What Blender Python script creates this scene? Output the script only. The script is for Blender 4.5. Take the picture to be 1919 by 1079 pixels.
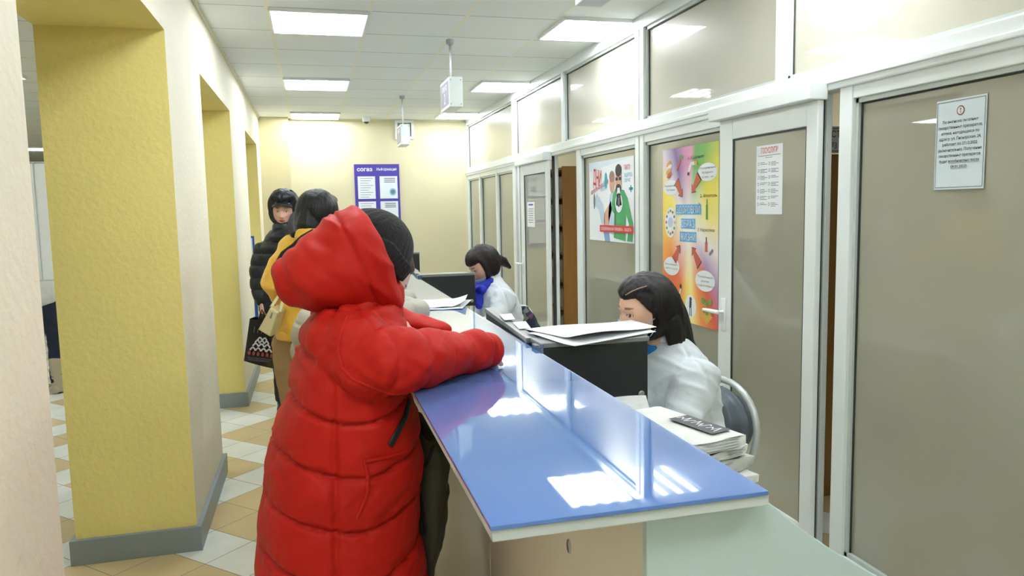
import bpy, bmesh, math, random
import numpy as np
from mathutils import Vector, Matrix
random.seed(7); RS=np.random.RandomState(5)
S=bpy.context.scene
for o in list(bpy.data.objects): bpy.data.objects.remove(o)

# ------------------------------------------------------------------ camera
F_PX,YAW,PITCH,ROLL,CAMH=1417.9,0.2559073,0.1044763,-0.0202871,1.58
cf=Vector((math.sin(YAW)*math.cos(PITCH),math.cos(YAW)*math.cos(PITCH),-math.sin(PITCH)))
r0=Vector((math.cos(YAW),-math.sin(YAW),0)); u0=r0.cross(cf)
cr=r0*math.cos(ROLL)+u0*math.sin(ROLL); cu=-r0*math.sin(ROLL)+u0*math.cos(ROLL)
cd=bpy.data.cameras.new('camera'); cam=bpy.data.objects.new('camera',cd); S.collection.objects.link(cam)
cd.sensor_width=36; cd.lens=36*F_PX/1919; cd.clip_start=.05; cd.clip_end=100
M3=Matrix((cr,cu,-cf)).transposed(); cam.matrix_world=Matrix.Translation((0,0,CAMH))@M3.to_4x4()
S.camera=cam
def at(x,y,Y=None,Z=None,X=None):
    """measured pixel of the photograph -> real point at a known depth / height / side plane"""
    d=cf*F_PX+cr*(x-959.5)+cu*(539.5-y)
    t=Y/d.y if Y is not None else (Z-CAMH)/d.z if Z is not None else X/d.x
    return Vector((0,0,CAMH))+d*t

# ------------------------------------------------------------------ world, exposure
w=bpy.data.worlds.new('world'); S.world=w; w.use_nodes=True
w.node_tree.nodes['Background'].inputs[0].default_value=(.92,1,.95,1)
w.node_tree.nodes['Background'].inputs[1].default_value=.25
S.view_settings.view_transform='Standard'; S.view_settings.look='None'; S.view_settings.gamma=1
S.view_settings.use_curve_mapping=False; S.view_settings.exposure=0.80
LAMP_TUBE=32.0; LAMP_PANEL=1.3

# ------------------------------------------------------------------ helpers
def lin(c):
    c=[x/255. for x in c[:3]]
    return tuple(x/12.92 if x<=.04045 else ((x+.055)/1.055)**2.4 for x in c)+(1.,)
MATS={}
def mat(name,col,rough=.5,spec=.5,metal=0,coat=0,bump=0,bscale=60,bdist=.004,var=0,vscale=3,sheen=0,attr=None,trans=0,ior=1.5,stretch=None,emit=0,sss=0,alpha=1):
    if name in MATS: return MATS[name]
    m=bpy.data.materials.new(name); m.use_nodes=True; nt=m.node_tree; b=nt.nodes['Principled BSDF']
    b.inputs['Roughness'].default_value=rough; b.inputs['Metallic'].default_value=metal
    b.inputs['Specular IOR Level'].default_value=spec; b.inputs['Coat Weight'].default_value=coat; b.inputs['Coat Roughness'].default_value=.02
    b.inputs['Sheen Weight'].default_value=sheen; b.inputs['IOR'].default_value=ior; b.inputs['Transmission Weight'].default_value=trans
    b.inputs['Alpha'].default_value=alpha
    if sss: b.inputs['Subsurface Weight'].default_value=sss; b.inputs['Subsurface Radius'].default_value=(.01,.004,.002)
    b.inputs['Base Color'].default_value=lin(col)
    if emit: b.inputs['Emission Color'].default_value=lin(col); b.inputs['Emission Strength'].default_value=emit
    tc=nt.nodes.new('ShaderNodeTexCoord'); mp=nt.nodes.new('ShaderNodeMapping'); nt.links.new(tc.outputs['Object'],mp.inputs[0])
    if stretch: mp.inputs['Scale'].default_value=stretch
    n=nt.nodes.new('ShaderNodeTexNoise'); nt.links.new(mp.outputs[0],n.inputs['Vector']); n.inputs['Scale'].default_value=vscale; n.inputs['Detail'].default_value=4
    src=None
    if attr:
        a=nt.nodes.new('ShaderNodeAttribute'); a.attribute_name=attr; src=a.outputs['Color']
    mix=nt.nodes.new('ShaderNodeMix'); mix.data_type='RGBA'; mix.blend_type='MULTIPLY'; mix.inputs['Factor'].default_value=1
    if src: nt.links.new(src,mix.inputs['A'])
    else: mix.inputs['A'].default_value=lin(col)
    ramp=nt.nodes.new('ShaderNodeMapRange'); nt.links.new(n.outputs['Fac'],ramp.inputs[0]); ramp.inputs[1].default_value=.3; ramp.inputs[2].default_value=.7
    v=max(var,.015); ramp.inputs[3].default_value=1-v; ramp.inputs[4].default_value=1+v*.3
    nt.links.new(ramp.outputs[0],mix.inputs['B']); nt.links.new(mix.outputs['Result'],b.inputs['Base Color'])
    if bump:
        n2=nt.nodes.new('ShaderNodeTexNoise'); nt.links.new(mp.outputs[0],n2.inputs['Vector']); n2.inputs['Scale'].default_value=bscale; n2.inputs['Detail'].default_value=5
        bp=nt.nodes.new('ShaderNodeBump'); bp.inputs['Strength'].default_value=bump; bp.inputs['Distance'].default_value=bdist
        nt.links.new(n2.outputs['Fac'],bp.inputs['Height']); nt.links.new(bp.outputs[0],b.inputs['Normal'])
    MATS[name]=m; return m

class MB:
    def __init__(s): s.v=[]; s.f=[]; s.m=[]
    def add(s,vs,fs,mi=0):
        k=len(s.v); s.v+= [tuple(v) for v in vs]; s.f+=[tuple(i+k for i in f) for f in fs]; s.m+=[mi]*len(fs); return s
    def box(s,x0,x1,y0,y1,z0,z1,mi=0,c=0):
        if c==0:
            vs=[(x,y,z) for z in (z0,z1) for x,y in ((x0,y0),(x1,y0),(x1,y1),(x0,y1))]
            return s.add(vs,[(3,2,1,0),(4,5,6,7),(0,1,5,4),(1,2,6,5),(2,3,7,6),(3,0,4,7)],mi)
        bm=bmesh.new(); bmesh.ops.create_cube(bm,size=1)
        for v in bm.verts: v.co=Vector((x0+(v.co.x+.5)*(x1-x0),y0+(v.co.y+.5)*(y1-y0),z0+(v.co.z+.5)*(z1-z0)))
        bmesh.ops.bevel(bm,geom=bm.edges[:],offset=c,segments=2,affect='EDGES',profile=.5)
        bm.verts.index_update(); s.add([v.co for v in bm.verts],[[v.index for v in f.verts] for f in bm.faces],mi); bm.free(); return s
    def prism(s,pts,axis,a,b,mi=0):
        """polygon of 2-D points extruded along an axis (0 x,1 y,2 z) from a to b"""
        n=len(pts)
        def mk(p,t): q=[p[0],p[1]]; q.insert(axis,t); return q
        vs=[mk(p,a) for p in pts]+[mk(p,b) for p in pts]
        return s.add(vs,[tuple(range(n)),tuple(range(2*n-1,n-1,-1))]+[(i,i+n,(i+1)%n+n,(i+1)%n) for i in range(n)],mi)
    def loft(s,rings,n=24,mi=0,cap=True,e=1.0):
        """rings: (centre, A, B); closed tube with rounded caps"""
        vs=[];fs=[]
        R=[(Vector(c),Vector(A),Vector(B)) for c,A,B in rings]
        if cap:
            def capr(r,r2):
                c,A,B=r; d=(c-r2[0]); 
                if d.length<1e-6: d=A.cross(B)
                d=d.normalized()*min(A.length,B.length)
                return [(c+d*k,A*q,B*q) for k,q in ((.30,.92),(.5,.7),(.6,.35))]
            R=(capr(R[0],R[1])[::-1] if cap in (True,'start') else [])+R+(capr(R[-1],R[-2]) if cap in (True,'end') else [])
        for c,A,B in R:
            for i in range(n):
                t=2*math.pi*i/n; ct,st=math.cos(t),math.sin(t)
                ct=math.copysign(abs(ct)**e,ct); st=math.copysign(abs(st)**e,st)
                vs.append(c+A*ct+B*st)
        m=len(R)
        for j in range(m-1):
            for i in range(n): fs.append((j*n+i,j*n+(i+1)%n,(j+1)*n+(i+1)%n,(j+1)*n+i))
        fs.append(tuple(range(n))[::-1]); fs.append(tuple(range((m-1)*n,m*n)))
        return s.add(vs,fs,mi)
    def limb(s,pts,rad,n=16,flat=1.0,up=None,mi=0,cap=True):
        P=[Vector(p) for p in pts]
        if not hasattr(rad,'__len__'): rad=[rad]*len(P)
        rings=[];ref=Vector(up) if up else None
        for i,p in enumerate(P):
            t=(P[min(i+1,len(P)-1)]-P[max(i-1,0)]).normalized()
            if ref is None:
                ref=Vector((0,0,1)) if abs(t.z)<.9 else Vector((1,0,0))
            a=ref-t*ref.dot(t); a=a.normalized() if a.length>1e-5 else t.orthogonal().normalized()
            if not up: ref=a
            b=t.cross(a); rings.append((p,a*rad[i]*flat,b*rad[i]))
        return s.loft(rings,n,mi,cap)
    def ell(s,c,rx,ry,rz,R=None,n=24,m=14,mi=0):
        c=Vector(c); vs=[];fs=[]
        for j in range(1,m):
            ph=math.pi*j/m
            for i in range(n):
                t=2*math.pi*i/n; v=Vector((rx*math.sin(ph)*math.cos(t),ry*math.sin(ph)*math.sin(t),rz*math.cos(ph)))
                vs.append(c+(R@v if R else v))
        top=Vector((0,0,rz)); vs.append(c+(R@top if R else top)); vs.append(c-(R@top if R else top))
        for j in range(m-2):
            for i in range(n): fs.append((j*n+i,(j+1)*n+i,(j+1)*n+(i+1)%n,j*n+(i+1)%n))
        N=(m-1)*n
        for i in range(n): fs.append((N,i,(i+1)%n)); fs.append((N+1,(m-2)*n+(i+1)%n,(m-2)*n+i))
        return s.add(vs,fs,mi)
ORG={}
def link(o): S.collection.objects.link(o); return o
def finish(me,name,mats,parent=None,smooth=True,loc=None,bevel=0):
    """vertices arrive in world space; the object is put at its own base or its thing's origin"""
    n=len(me.vertices); co=np.empty(n*3,np.float32); me.vertices.foreach_get('co',co); co=co.reshape(-1,3)
    if parent is not None: org=ORG[parent.name]
    elif loc is not None: org=Vector(loc)
    else:
        mn,mx=co.min(0),co.max(0); org=Vector(((mn[0]+mx[0])/2,(mn[1]+mx[1])/2,mn[2]))
    co=co-np.array(org,np.float32); me.vertices.foreach_set('co',co.ravel()); me.update()
    for m in (mats if isinstance(mats,(list,tuple)) else [mats]): me.materials.append(m)
    o=link(bpy.data.objects.new(name,me)); ORG[o.name]=org
    if parent is not None: o.parent=parent
    else: o.location=org
    if smooth: me.polygons.foreach_set('use_smooth',[True]*len(me.polygons))
    if bevel:
        b=o.modifiers.new('bevel','BEVEL'); b.width=bevel; b.segments=2; b.limit_method='ANGLE'
    return o
def build(mb,name,mats,parent=None,smooth=False,loc=None,bevel=0):
    me=bpy.data.meshes.new(name); me.from_pydata([tuple(v) for v in mb.v],[],mb.f); me.validate()
    if len(set(mb.m))>1: me.polygons.foreach_set('material_index',mb.m)
    me.update(); return finish(me,name,mats,parent,smooth,loc,bevel)
def tag(o,label=None,cat=None,group=None,kind=None):
    if label: o['label']=label
    if cat: o['category']=cat
    if group: o['group']=group
    if kind: o['kind']=kind
    return o
def thing(name,loc,label=None,cat=None,group=None,kind=None):
    o=link(bpy.data.objects.new(name,None)); o.location=loc; o.empty_display_size=.05; ORG[o.name]=Vector(loc); return tag(o,label,cat,group,kind)
def struct(mb,name,m,parent=None,**k):
    o=build(mb,name,m,parent,**k)
    if parent is None: o['kind']='structure'
    return o
def dup(root,loc,label=None,rz=None):
    r=root.copy(); link(r); r.location=loc
    if rz is not None: r.rotation_euler=(0,0,rz)
    if label: r['label']=label
    for ch in root.children:
        c=ch.copy(); link(c); c.parent=r
        for g in ch.children:
            d=g.copy(); link(d); d.parent=c
    return r
def bx(x0,x1,y0,y1,z0,z1,c=0): return MB().box(x0,x1,y0,y1,z0,z1,0,c)
def evaluated(o):
    bpy.context.view_layer.update(); dg=bpy.context.evaluated_depsgraph_get()
    return bpy.data.meshes.new_from_object(o.evaluated_get(dg))
def fuse(mb,voxel=.008,smooth=4,fac=.5):
    """union of closed volumes -> one continuous smooth surface (world space mesh)"""
    me=bpy.data.meshes.new('t'); me.from_pydata([tuple(v) for v in mb.v],[],mb.f); me.update()
    bm=bmesh.new(); bm.from_mesh(me); bmesh.ops.recalc_face_normals(bm,faces=bm.faces[:]); bm.to_mesh(me); bm.free()
    o=link(bpy.data.objects.new('t',me))
    r=o.modifiers.new('r','REMESH'); r.mode='VOXEL'; r.voxel_size=voxel; r.adaptivity=0
    if smooth:
        s=o.modifiers.new('s','SMOOTH'); s.iterations=smooth; s.factor=fac
    out=evaluated(o); bpy.data.objects.remove(o); bpy.data.meshes.remove(me); out.materials.clear(); return out
def coords(me):
    n=len(me.vertices); co=np.empty(n*3,np.float32); me.vertices.foreach_get('co',co); return co.reshape(-1,3).astype(float)
def normals(me):
    n=len(me.vertices); co=np.empty(n*3,np.float32); me.vertices.foreach_get('normal',co) if False else me.vertex_normals.foreach_get('vector',co); return co.reshape(-1,3).astype(float)
def setco(me,co): me.vertices.foreach_set('co',co.astype(np.float32).ravel()); me.update()
def displace(me,fn):
    co=coords(me); nn=normals(me); setco(me,co+nn*fn(co,nn)[:,None])
def vnoise(p,sc=1.0,seed=0,oct=1):
    """value noise in numpy, -1..1"""
    out=0;amp=1;tot=0
    for k in range(oct):
        q=p*np.array(sc)*(2**k)+seed*17.3+k*5.1; i=np.floor(q).astype(np.int64); f=q-i; f=f*f*(3-2*f)
        def h(a,b,c):
            x=(a*374761393+b*668265263+c*2147483647+seed*1274126177)&0xffffffff
            x=((x^(x>>13))*1274126177)&0xffffffff; return ((x^(x>>16))&0xffff)/32767.5-1
        a,b,c=i[:,0],i[:,1],i[:,2]; fx,fy,fz=f[:,0],f[:,1],f[:,2]
        L=lambda u,v,t:u+(v-u)*t
        r=L(L(L(h(a,b,c),h(a+1,b,c),fx),L(h(a,b+1,c),h(a+1,b+1,c),fx),fy),L(L(h(a,b,c+1),h(a+1,b,c+1),fx),L(h(a,b+1,c+1),h(a+1,b+1,c+1),fx),fy),fz)
        out=out+r*amp; tot+=amp; amp*=.5
    return out/tot
def puffer(me,s_fn,amp=.012,crump=.004,seed=1,groove=.10):
    co=coords(me); nn=normals(me); s=s_fn(co); fr=np.abs(s-np.round(s))      # 0 on a seam, .5 in the middle
    puff=np.minimum(fr/groove,1); puff=np.sqrt(puff)*.55+.45*np.sin(np.pi*fr)
    near=np.exp(-(fr/.16)**2)
    cr_=vnoise(co,(30,30,14),seed,2)*near*1.5+vnoise(co,(9,9,16),seed+3,2)*.8
    setco(me,co+nn*(amp*(puff-.6)+crump*cr_)[:,None])
def wrinkle(me,amp=.004,sc=(10,10,22),seed=2,oct=2):
    displace(me,lambda c,n:amp*(1-2*np.abs(vnoise(c,sc,seed,oct)))+amp*.5*vnoise(c,(6,6,6),seed+9))
def colour(me,fn,name='Col'):
    a=me.color_attributes.new(name,'FLOAT_COLOR','POINT'); c=fn(coords(me)); c=np.concatenate([c,np.ones((len(c),1))],1); a.data.foreach_set('color',c.astype(np.float32).ravel())

# ------------------------------------------------------------------ materials of the room
def stucco(name,col,sc=38,strength=.55):
    if name in MATS: return MATS[name]
    m=mat(name,col,rough=.62,spec=.35,bump=strength,bscale=sc,bdist=.006,var=.05,vscale=2.2); return m
cream=stucco('cream_stucco',(244,238,216)); yellow=stucco('yellow_stucco',(252,236,150))
farw=mat('pale_yellow_paint',(212,205,172),rough=.6,spec=.3,bump=.1,bscale=90,bdist=.002,var=.02)
frame=mat('white_upvc',(232,238,236),rough=.28,spec=.5,var=.02)
frame2=mat('grey_upvc',(196,206,200),rough=.3,spec=.5,var=.02)
base_m=mat('grey_skirting',(148,160,163),rough=.4,var=.05)
pane_m=mat('beige_film_glass',(190,186,168),rough=.35,spec=.3,coat=1.0,var=.03,vscale=1.2)
pane_low=mat('smoked_beige_film_glass',(158,156,138),rough=.35,spec=.3,coat=1.0,var=.04,vscale=1.0)  # lower panes: darker beige base than the upper ones
dark=mat('dark_gasket',(50,56,54),rough=.6)
white=mat('white_paper',(232,236,238),rough=.6,var=.01)
steel=mat('brushed_metal',(170,174,176),rough=.35,metal=.8)

def floor_mat():
    m=bpy.data.materials.new('diagonal_floor_tiles'); m.use_nodes=True; nt=m.node_tree; b=nt.nodes['Principled BSDF']; N=nt.nodes.new; L=nt.links.new
    g=N('ShaderNodeNewGeometry'); sp=N('ShaderNodeSeparateXYZ'); L(g.outputs['Position'],sp.inputs[0])
    def M(op,a,b_=None,c=None):
        n=N('ShaderNodeMath'); n.operation=op
        for i,v in enumerate((a,b_,c)):
            if v is None: continue
            if isinstance(v,(int,float)): n.inputs[i].default_value=v
            else: L(v,n.inputs[i])
        return n.outputs[0]
    a=M('DIVIDE',M('ADD',sp.outputs[0],.54),.192); c=M('DIVIDE',M('SUBTRACT',sp.outputs[1],3.549),.192)
    p=M('MULTIPLY',M('ADD',a,c),.5); q=M('MULTIPLY',M('SUBTRACT',c,a),.5)
    ip=M('FLOOR',p); iq=M('FLOOR',q)
    par=M('FLOORED_MODULO',ip,2.)                                   # 1 -> tan row
    q4=M('COMPARE',M('FLOORED_MODULO',iq,4.),2.,.1)                 # column that is always white
    qb=M('MULTIPLY',M('COMPARE',M('FLOORED_MODULO',iq,4.),1.,.1),M('COMPARE',M('FLOORED_MODULO',ip,4.),2.,.1))
    tan=M('MAXIMUM',M('MULTIPLY',par,M('SUBTRACT',1.,q4)),qb)
    fp=M('ABSOLUTE',M('SUBTRACT',M('FRACT',p),.5)); fq=M('ABSOLUTE',M('SUBTRACT',M('FRACT',q),.5))
    gr=M('GREATER_THAN',M('MAXIMUM',fp,fq),.4925)
    cb=N('ShaderNodeCombineXYZ'); L(ip,cb.inputs[0]); L(iq,cb.inputs[1]); wn=N('ShaderNodeTexWhiteNoise'); L(cb.outputs[0],wn.inputs[0])
    ns=N('ShaderNodeTexNoise'); L(g.outputs['Position'],ns.inputs['Vector']); ns.inputs['Scale'].default_value=7; ns.inputs['Detail'].default_value=6
    mx=N('ShaderNodeMix'); mx.data_type='RGBA'; L(tan,mx.inputs['Factor']); mx.inputs['A'].default_value=lin((240,244,236)); mx.inputs['B'].default_value=lin((216,194,146))
    v=N('ShaderNodeMix'); v.data_type='RGBA'; v.blend_type='MULTIPLY'; v.inputs['Factor'].default_value=1; L(mx.outputs['Result'],v.inputs['A'])
    k=M('ADD',M('MULTIPLY',wn.outputs['Value'],.07),M('MULTIPLY',ns.outputs['Fac'],.22)); k=M('ADD',k,.82); L(k,v.inputs['B'])
    m2=N('ShaderNodeMix'); m2.data_type='RGBA'; L(gr,m2.inputs['Factor']); L(v.outputs['Result'],m2.inputs['A']); m2.inputs['B'].default_value=lin((128,124,104))
    L(m2.outputs['Result'],b.inputs['Base Color']); b.inputs['Roughness'].default_value=.28
    return m
def ceil_mat():
    m=bpy.data.materials.new('ceiling_tiles'); m.use_nodes=True; nt=m.node_tree; b=nt.nodes['Principled BSDF']; N=nt.nodes.new; L=nt.links.new
    g=N('ShaderNodeNewGeometry'); sp=N('ShaderNodeSeparateXYZ'); L(g.outputs['Position'],sp.inputs[0])
    def M(op,a,b_=None):
        n=N('ShaderNodeMath'); n.operation=op
        for i,v in enumerate((a,b_)):
            if v is None: continue
            if isinstance(v,(int,float)): n.inputs[i].default_value=v
            else: L(v,n.inputs[i])
        return n.outputs[0]
    x=M('DIVIDE',M('ADD',sp.outputs[0],.198),.6); y=M('DIVIDE',M('SUBTRACT',sp.outputs[1],4.80),.6)
    fx=M('ABSOLUTE',M('SUBTRACT',M('FRACT',M('ADD',x,.5)),.5)); fy=M('ABSOLUTE',M('SUBTRACT',M('FRACT',M('ADD',y,.5)),.5))
    bar=M('LESS_THAN',fx,.02); line=M('LESS_THAN',fy,.007)
    cb=N('ShaderNodeCombineXYZ'); L(M('FLOOR',x),cb.inputs[0]); L(M('FLOOR',y),cb.inputs[1]); wn=N('ShaderNodeTexWhiteNoise'); L(cb.outputs[0],wn.inputs[0])
    ns=N('ShaderNodeTexNoise'); L(g.outputs['Position'],ns.inputs['Vector']); ns.inputs['Scale'].default_value=160
    k=M('ADD',M('MULTIPLY',wn.outputs['Value'],.05),.93); k=M('ADD',k,M('MULTIPLY',ns.outputs['Fac'],.04))
    v=N('ShaderNodeMix'); v.data_type='RGBA'; v.blend_type='MULTIPLY'; v.inputs['Factor'].default_value=1; v.inputs['A'].default_value=lin((238,242,236)); L(k,v.inputs['B'])
    m1=N('ShaderNodeMix'); m1.data_type='RGBA'; L(line,m1.inputs['Factor']); L(v.outputs['Result'],m1.inputs['A']); m1.inputs['B'].default_value=lin((150,150,138))
    m2=N('ShaderNodeMix'); m2.data_type='RGBA'; L(bar,m2.inputs['Factor']); L(m1.outputs['Result'],m2.inputs['A']); m2.inputs['B'].default_value=lin((238,236,214))
    L(m2.outputs['Result'],b.inputs['Base Color']); b.inputs['Roughness'].default_value=.75; return m

# ------------------------------------------------------------------ room shell
XW,XB,XP,ZC=-.593,-1.11,2.115,2.788
YF=10.3; YN=-3.5
struct(bx(-7,5,YN-.1,19,-.1,0),'floor',floor_mat())
struct(bx(-7,5,YN-.1,19,ZC,ZC+.1),'ceiling',ceil_mat())
mb=MB().box(XB,5,YF,YF+.2,0,ZC); struct(mb,'wall_back',farw)
struct(bx(XW,-.233,YF-.18,YF,0,ZC),'wall_back_pilaster',mat('pale_yellow_pilaster',(212,202,160),rough=.6,var=.02))
struct(bx(-7,5,YN-.2,YN,0,ZC),'wall_front',farw)
struct(bx(-7.1,-6.9,YN,19,0,ZC),'wall_hall_left',mat('hall_cream',(214,208,178),rough=.6,var=.03))
struct(bx(-7,XB,18.8,19,0,ZC),'wall_hall_back',mat('hall_beige',(196,190,160),rough=.6,var=.03))
struct(bx(XB-.05,XB+.15,YF+.2,18.8,0,ZC),'wall_hall_side',mat('hall_cream',(214,208,178)))
struct(bx(4.9,5,YN,YF,0,ZC),'wall_archive_back',farw)
# left wall with deep openings: side faces cream, reveals and soffits yellow
def pier_wall():
    ops=[(1.895,3.725),(4.82,6.50),(7.93,9.56)]; zt=2.40
    mb=MB(); piers=[(YN,ops[0][0]),(ops[0][1],ops[1][0]),(ops[1][1],ops[2][0]),(ops[2][1],YF)]
    def slab(y0,y1,z0,z1,first,last,bottom):
        vs=[(XW,y0,z0),(XW,y1,z0),(XW,y1,z1),(XW,y0,z1),(XB,y0,z0),(XB,y1,z0),(XB,y1,z1),(XB,y0,z1)]
        mb.add(vs,[(0,1,2,3)],0); mb.add(vs,[(5,4,7,6)],0)
        mb.add(vs,[(4,0,3,7)],1) ; mb.add(vs,[(1,5,6,2)],1); mb.add(vs,[(4,5,1,0)],1); mb.add(vs,[(3,2,6,7)],0)
    for a,b in piers: slab(a,b,0,ZC,0,0,0)
    for a,b in ops: slab(a,b,zt,ZC,0,0,1)
    struct(mb,'wall_left',[cream,yellow])
    t=.022; h=.118
    for i,(a,b) in enumerate(piers):
        struct(bx(XB-t,XW+t,a-(t if i else 0),min(b+t,YF),0,h,.002),'baseboard_left' if i==0 else 'baseboard_pier_%d'%i,base_m)
pier_wall()
struct(bx(-.2,2.1,YF-.015,YF,0,.09),'baseboard_back',base_m)
struct(bx(-.21,2.1,YF-.012,YF,ZC-.02,ZC,),'trim_1',mat('ceiling_trim',(226,222,190),rough=.5))
struct(bx(XW,XW+.018,YN,YF,ZC-.018,ZC),'trim_2',MATS['ceiling_trim'])

# ------------------------------------------------------------------ partition wall on the right
X0,X1=2.085,2.16
mb=MB()
mb.box(X0,X1,-3.4,YF,2.705,ZC,0,.004)                      # top rail
mb.box(X0-.012,X1,-3.4,YF,2.035,2.130,0,.006)              # transom rail
mb.box(X0-.022,X0,-3.4,YF,2.06,2.082,0,.004)
for y,wd,z0 in ((10.27,.06,0),(7.80,.11,0),(4.66,.06,0),(4.585,.06,0)): mb.box(X0-.001,X1,y-wd/2,y+wd/2,z0,ZC-.004,0,.004)
for y,wd in ((6.18,.06),(3.09,.075),(1.45,.075),(-.2,.075),(-1.8,.075)): mb.box(X0,X1,y-wd/2,y+wd/2,2.1,2.72,0,.004)
for y,wd in ((9.5,.06),(8.6,.06),(7.62,.05),(5.80,.09),(3.52,.06),(2.64,.075),(-.3,.09)): mb.box(X0,X1,y-wd/2,y+wd/2,0,2.06,0,.004)
for a,b in ((4.7,5.8),(3.5,4.6),(7.8,10.27),(-3.4,2.64)): mb.box(X0,X1,a,b,0,.10,0,.004); mb.box(X0+.005,X1,a,b,1.985,2.045,0,.004)
struct(mb,'wall_right_frame',frame)
# thin dark gaskets + ceiling edge shadow gap
wn=0
def pane(y0,y1,z0,z1,m=pane_m,fr=.018,x=2.125):
    global wn; wn+=1
    r=thing('window_%d'%wn,(x,(y0+y1)/2,z0),kind='structure')
    g=MB()
    for a,b,c,d in ((y0,y0+fr,z0,z1),(y1-fr,y1,z0,z1),(y0,y1,z0,z0+fr),(y0,y1,z1-fr,z1)): g.box(x-.022,x+.01,a,b,c,d)
    build(g,'glazing_bead',frame2,r)
    g=MB(); f=fr+.004; q=.006
    for a,b,c,d in ((y0+fr,y0+fr+q,z0+fr,z1-fr),(y1-fr-q,y1-fr,z0+fr,z1-fr),(y0+fr,y1-fr,z1-fr-q,z1-fr)): g.box(x-.010,x+.008,a,b,c,d)
    build(g,'gasket',dark,r)
    build(bx(x-.004,x+.006,y0+fr,y1-fr,z0+fr,z1-fr),'glass',m,r)
for a,b in ((7.855,10.24),(6.21,7.745),(4.69,6.15),(3.127,4.555),(1.487,3.053),(-.163,1.413),(-1.763,-.237),(-3.4,-1.837)): pane(a,b,2.13,2.705)
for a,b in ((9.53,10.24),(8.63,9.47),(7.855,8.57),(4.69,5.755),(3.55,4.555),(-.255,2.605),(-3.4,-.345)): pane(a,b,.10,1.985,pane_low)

def sliding_door(name,y0,y1,sn=.075,sf=.12):
    r=thing(name,(2.06,(y0+y1)/2,0.01),kind='structure'); x0,x1=2.035,2.064
    g=MB(); g.box(x0,x1,y0,y0+sn,.02,2.0,0,.004); g.box(x0,x1,y1-sf,y1,.02,2.0,0,.004); g.box(x0,x1,y0+sn,y1-sf,.02,.16,0,.004); g.box(x0,x1,y0+sn,y1-sf,1.90,2.0,0,.004)
    build(g,'leaf_frame',frame,r)
    g=MB()
    for a,b,c,d in ((y0+sn,y0+sn+.008,.16,1.9),(y1-sf-.008,y1-sf,.16,1.9),(y0+sn,y1-sf,1.892,1.9)): g.box(x0+.004,x1-.004,a,b,c,d)
    build(g,'gasket',dark,r)
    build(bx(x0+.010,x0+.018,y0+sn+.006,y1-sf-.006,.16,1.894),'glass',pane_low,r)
    g=MB(); g.prism([(1.985,2.0),(1.985,2.062),(2.0,2.075),(2.075,2.075),(2.075,2.0)],1,y0-.01,y1+.03)
    build(g,'track_cover',frame,r,bevel=.004)
    h=MB(); hy=y1-sf*.5; h.box(x0-.008,x0,hy-.018,hy+.018,.93,1.10,0,.003); h.limb([(x0-.004,hy,1.03),(x0-.045,hy,1.03)],.009,10); h.limb([(x0-.045,hy-.012,1.03),(x0-.05,hy+.05,1.03),(x0-.048,hy+.125,1.028)],[.012,.011,.009],10)
    hh=build(h,'handle',mat('white_handle',(236,240,240),rough=.25),r,smooth=True)
    return r
sliding_door('door_1',6.46,7.36)
sliding_door('door_2',2.745,3.525)
# dark jamb strips with bright edge beside each opening
for i,(y,) in enumerate(((6.47,),(2.80,))):
    struct(bx(2.083,2.10,y-.012,y+.012,.02,2.035),'trim_%d'%(3+2*i),dark)
    g=MB(); g.box(2.105,2.135,y-.018,y+.012,.02,2.03,0,.003)
    for k in range(6): g.box(2.110,2.120,y-.021,y-.016,.25+k*.31,.28+k*.31)
    struct(g,'trim_%d'%(4+2*i),frame)

# ------------------------------------------------------------------ fluorescent ceiling lights
tube_m=mat('lit_tube',(246,251,255),emit=LAMP_TUBE); refl_m=mat('lit_diffuser',(244,250,255),emit=LAMP_PANEL)  # reflector behind the tubes, given its own emission for the light it bounces
lw=.592
def ceiling_light(x0,y0,wx=lw,label='',group='ceiling light panels'):
    r=thing('ceiling_light',(x0+wx/2,y0+lw/2,ZC-.03),label,'ceiling light',group)
    g=MB(); t=.012
    g.box(x0,x0+wx,y0,y0+t,ZC-.022,ZC-.0005); g.box(x0,x0+wx,y0+lw-t,y0+lw,ZC-.022,ZC-.0005); g.box(x0,x0+t,y0+t,y0+lw-t,ZC-.022,ZC-.0005); g.box(x0+wx-t,x0+wx,y0+t,y0+lw-t,ZC-.022,ZC-.0005)
    build(g,'housing',frame,r)
    build(bx(x0+t,x0+wx-t,y0+t,y0+lw-t,ZC-.004,ZC-.001),'diffuser',refl_m,r)
    for k in range(4):
        xc=x0+wx*(k+.5)/4
        build(MB().limb([(xc,y0+.03,ZC-.006),(xc,y0+lw-.03,ZC-.006)],.019,16,flat=.7),'tube',tube_m,r,smooth=True)
    return r
LL=ceiling_light(-.194,4.80,label='large square ceiling light panel above the passage, level with the first yellow pier')
for dy,l in ((2.4,'middle one of the three square ceiling light panels above the passage'),(4.8,'small looking square ceiling light panel right beside the pale yellow end wall'),(-2.4,'square ceiling light panel over the passage behind the picture top edge'),(-4.8,'square ceiling light panel over the passage behind the viewer'),(-7.2,'square ceiling light panel over the passage near the front wall')):
    dup(LL,LL.location+Vector((0,dy,0)),l)
LR=ceiling_light(1.61,4.70,.47,label='large ceiling light panel against the glass partition above the sitting clerk')
for dy,l in ((2.4,'ceiling light panel against the glass partition, second from the viewer'),(4.7,'ceiling light panel against the partition beside the end wall'),(-2.4,'ceiling light panel against the partition above the near counter end'),(-4.8,'ceiling light panel against the partition behind the viewer')):
    dup(LR,LR.location+Vector((0,dy,0)),l)
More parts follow.
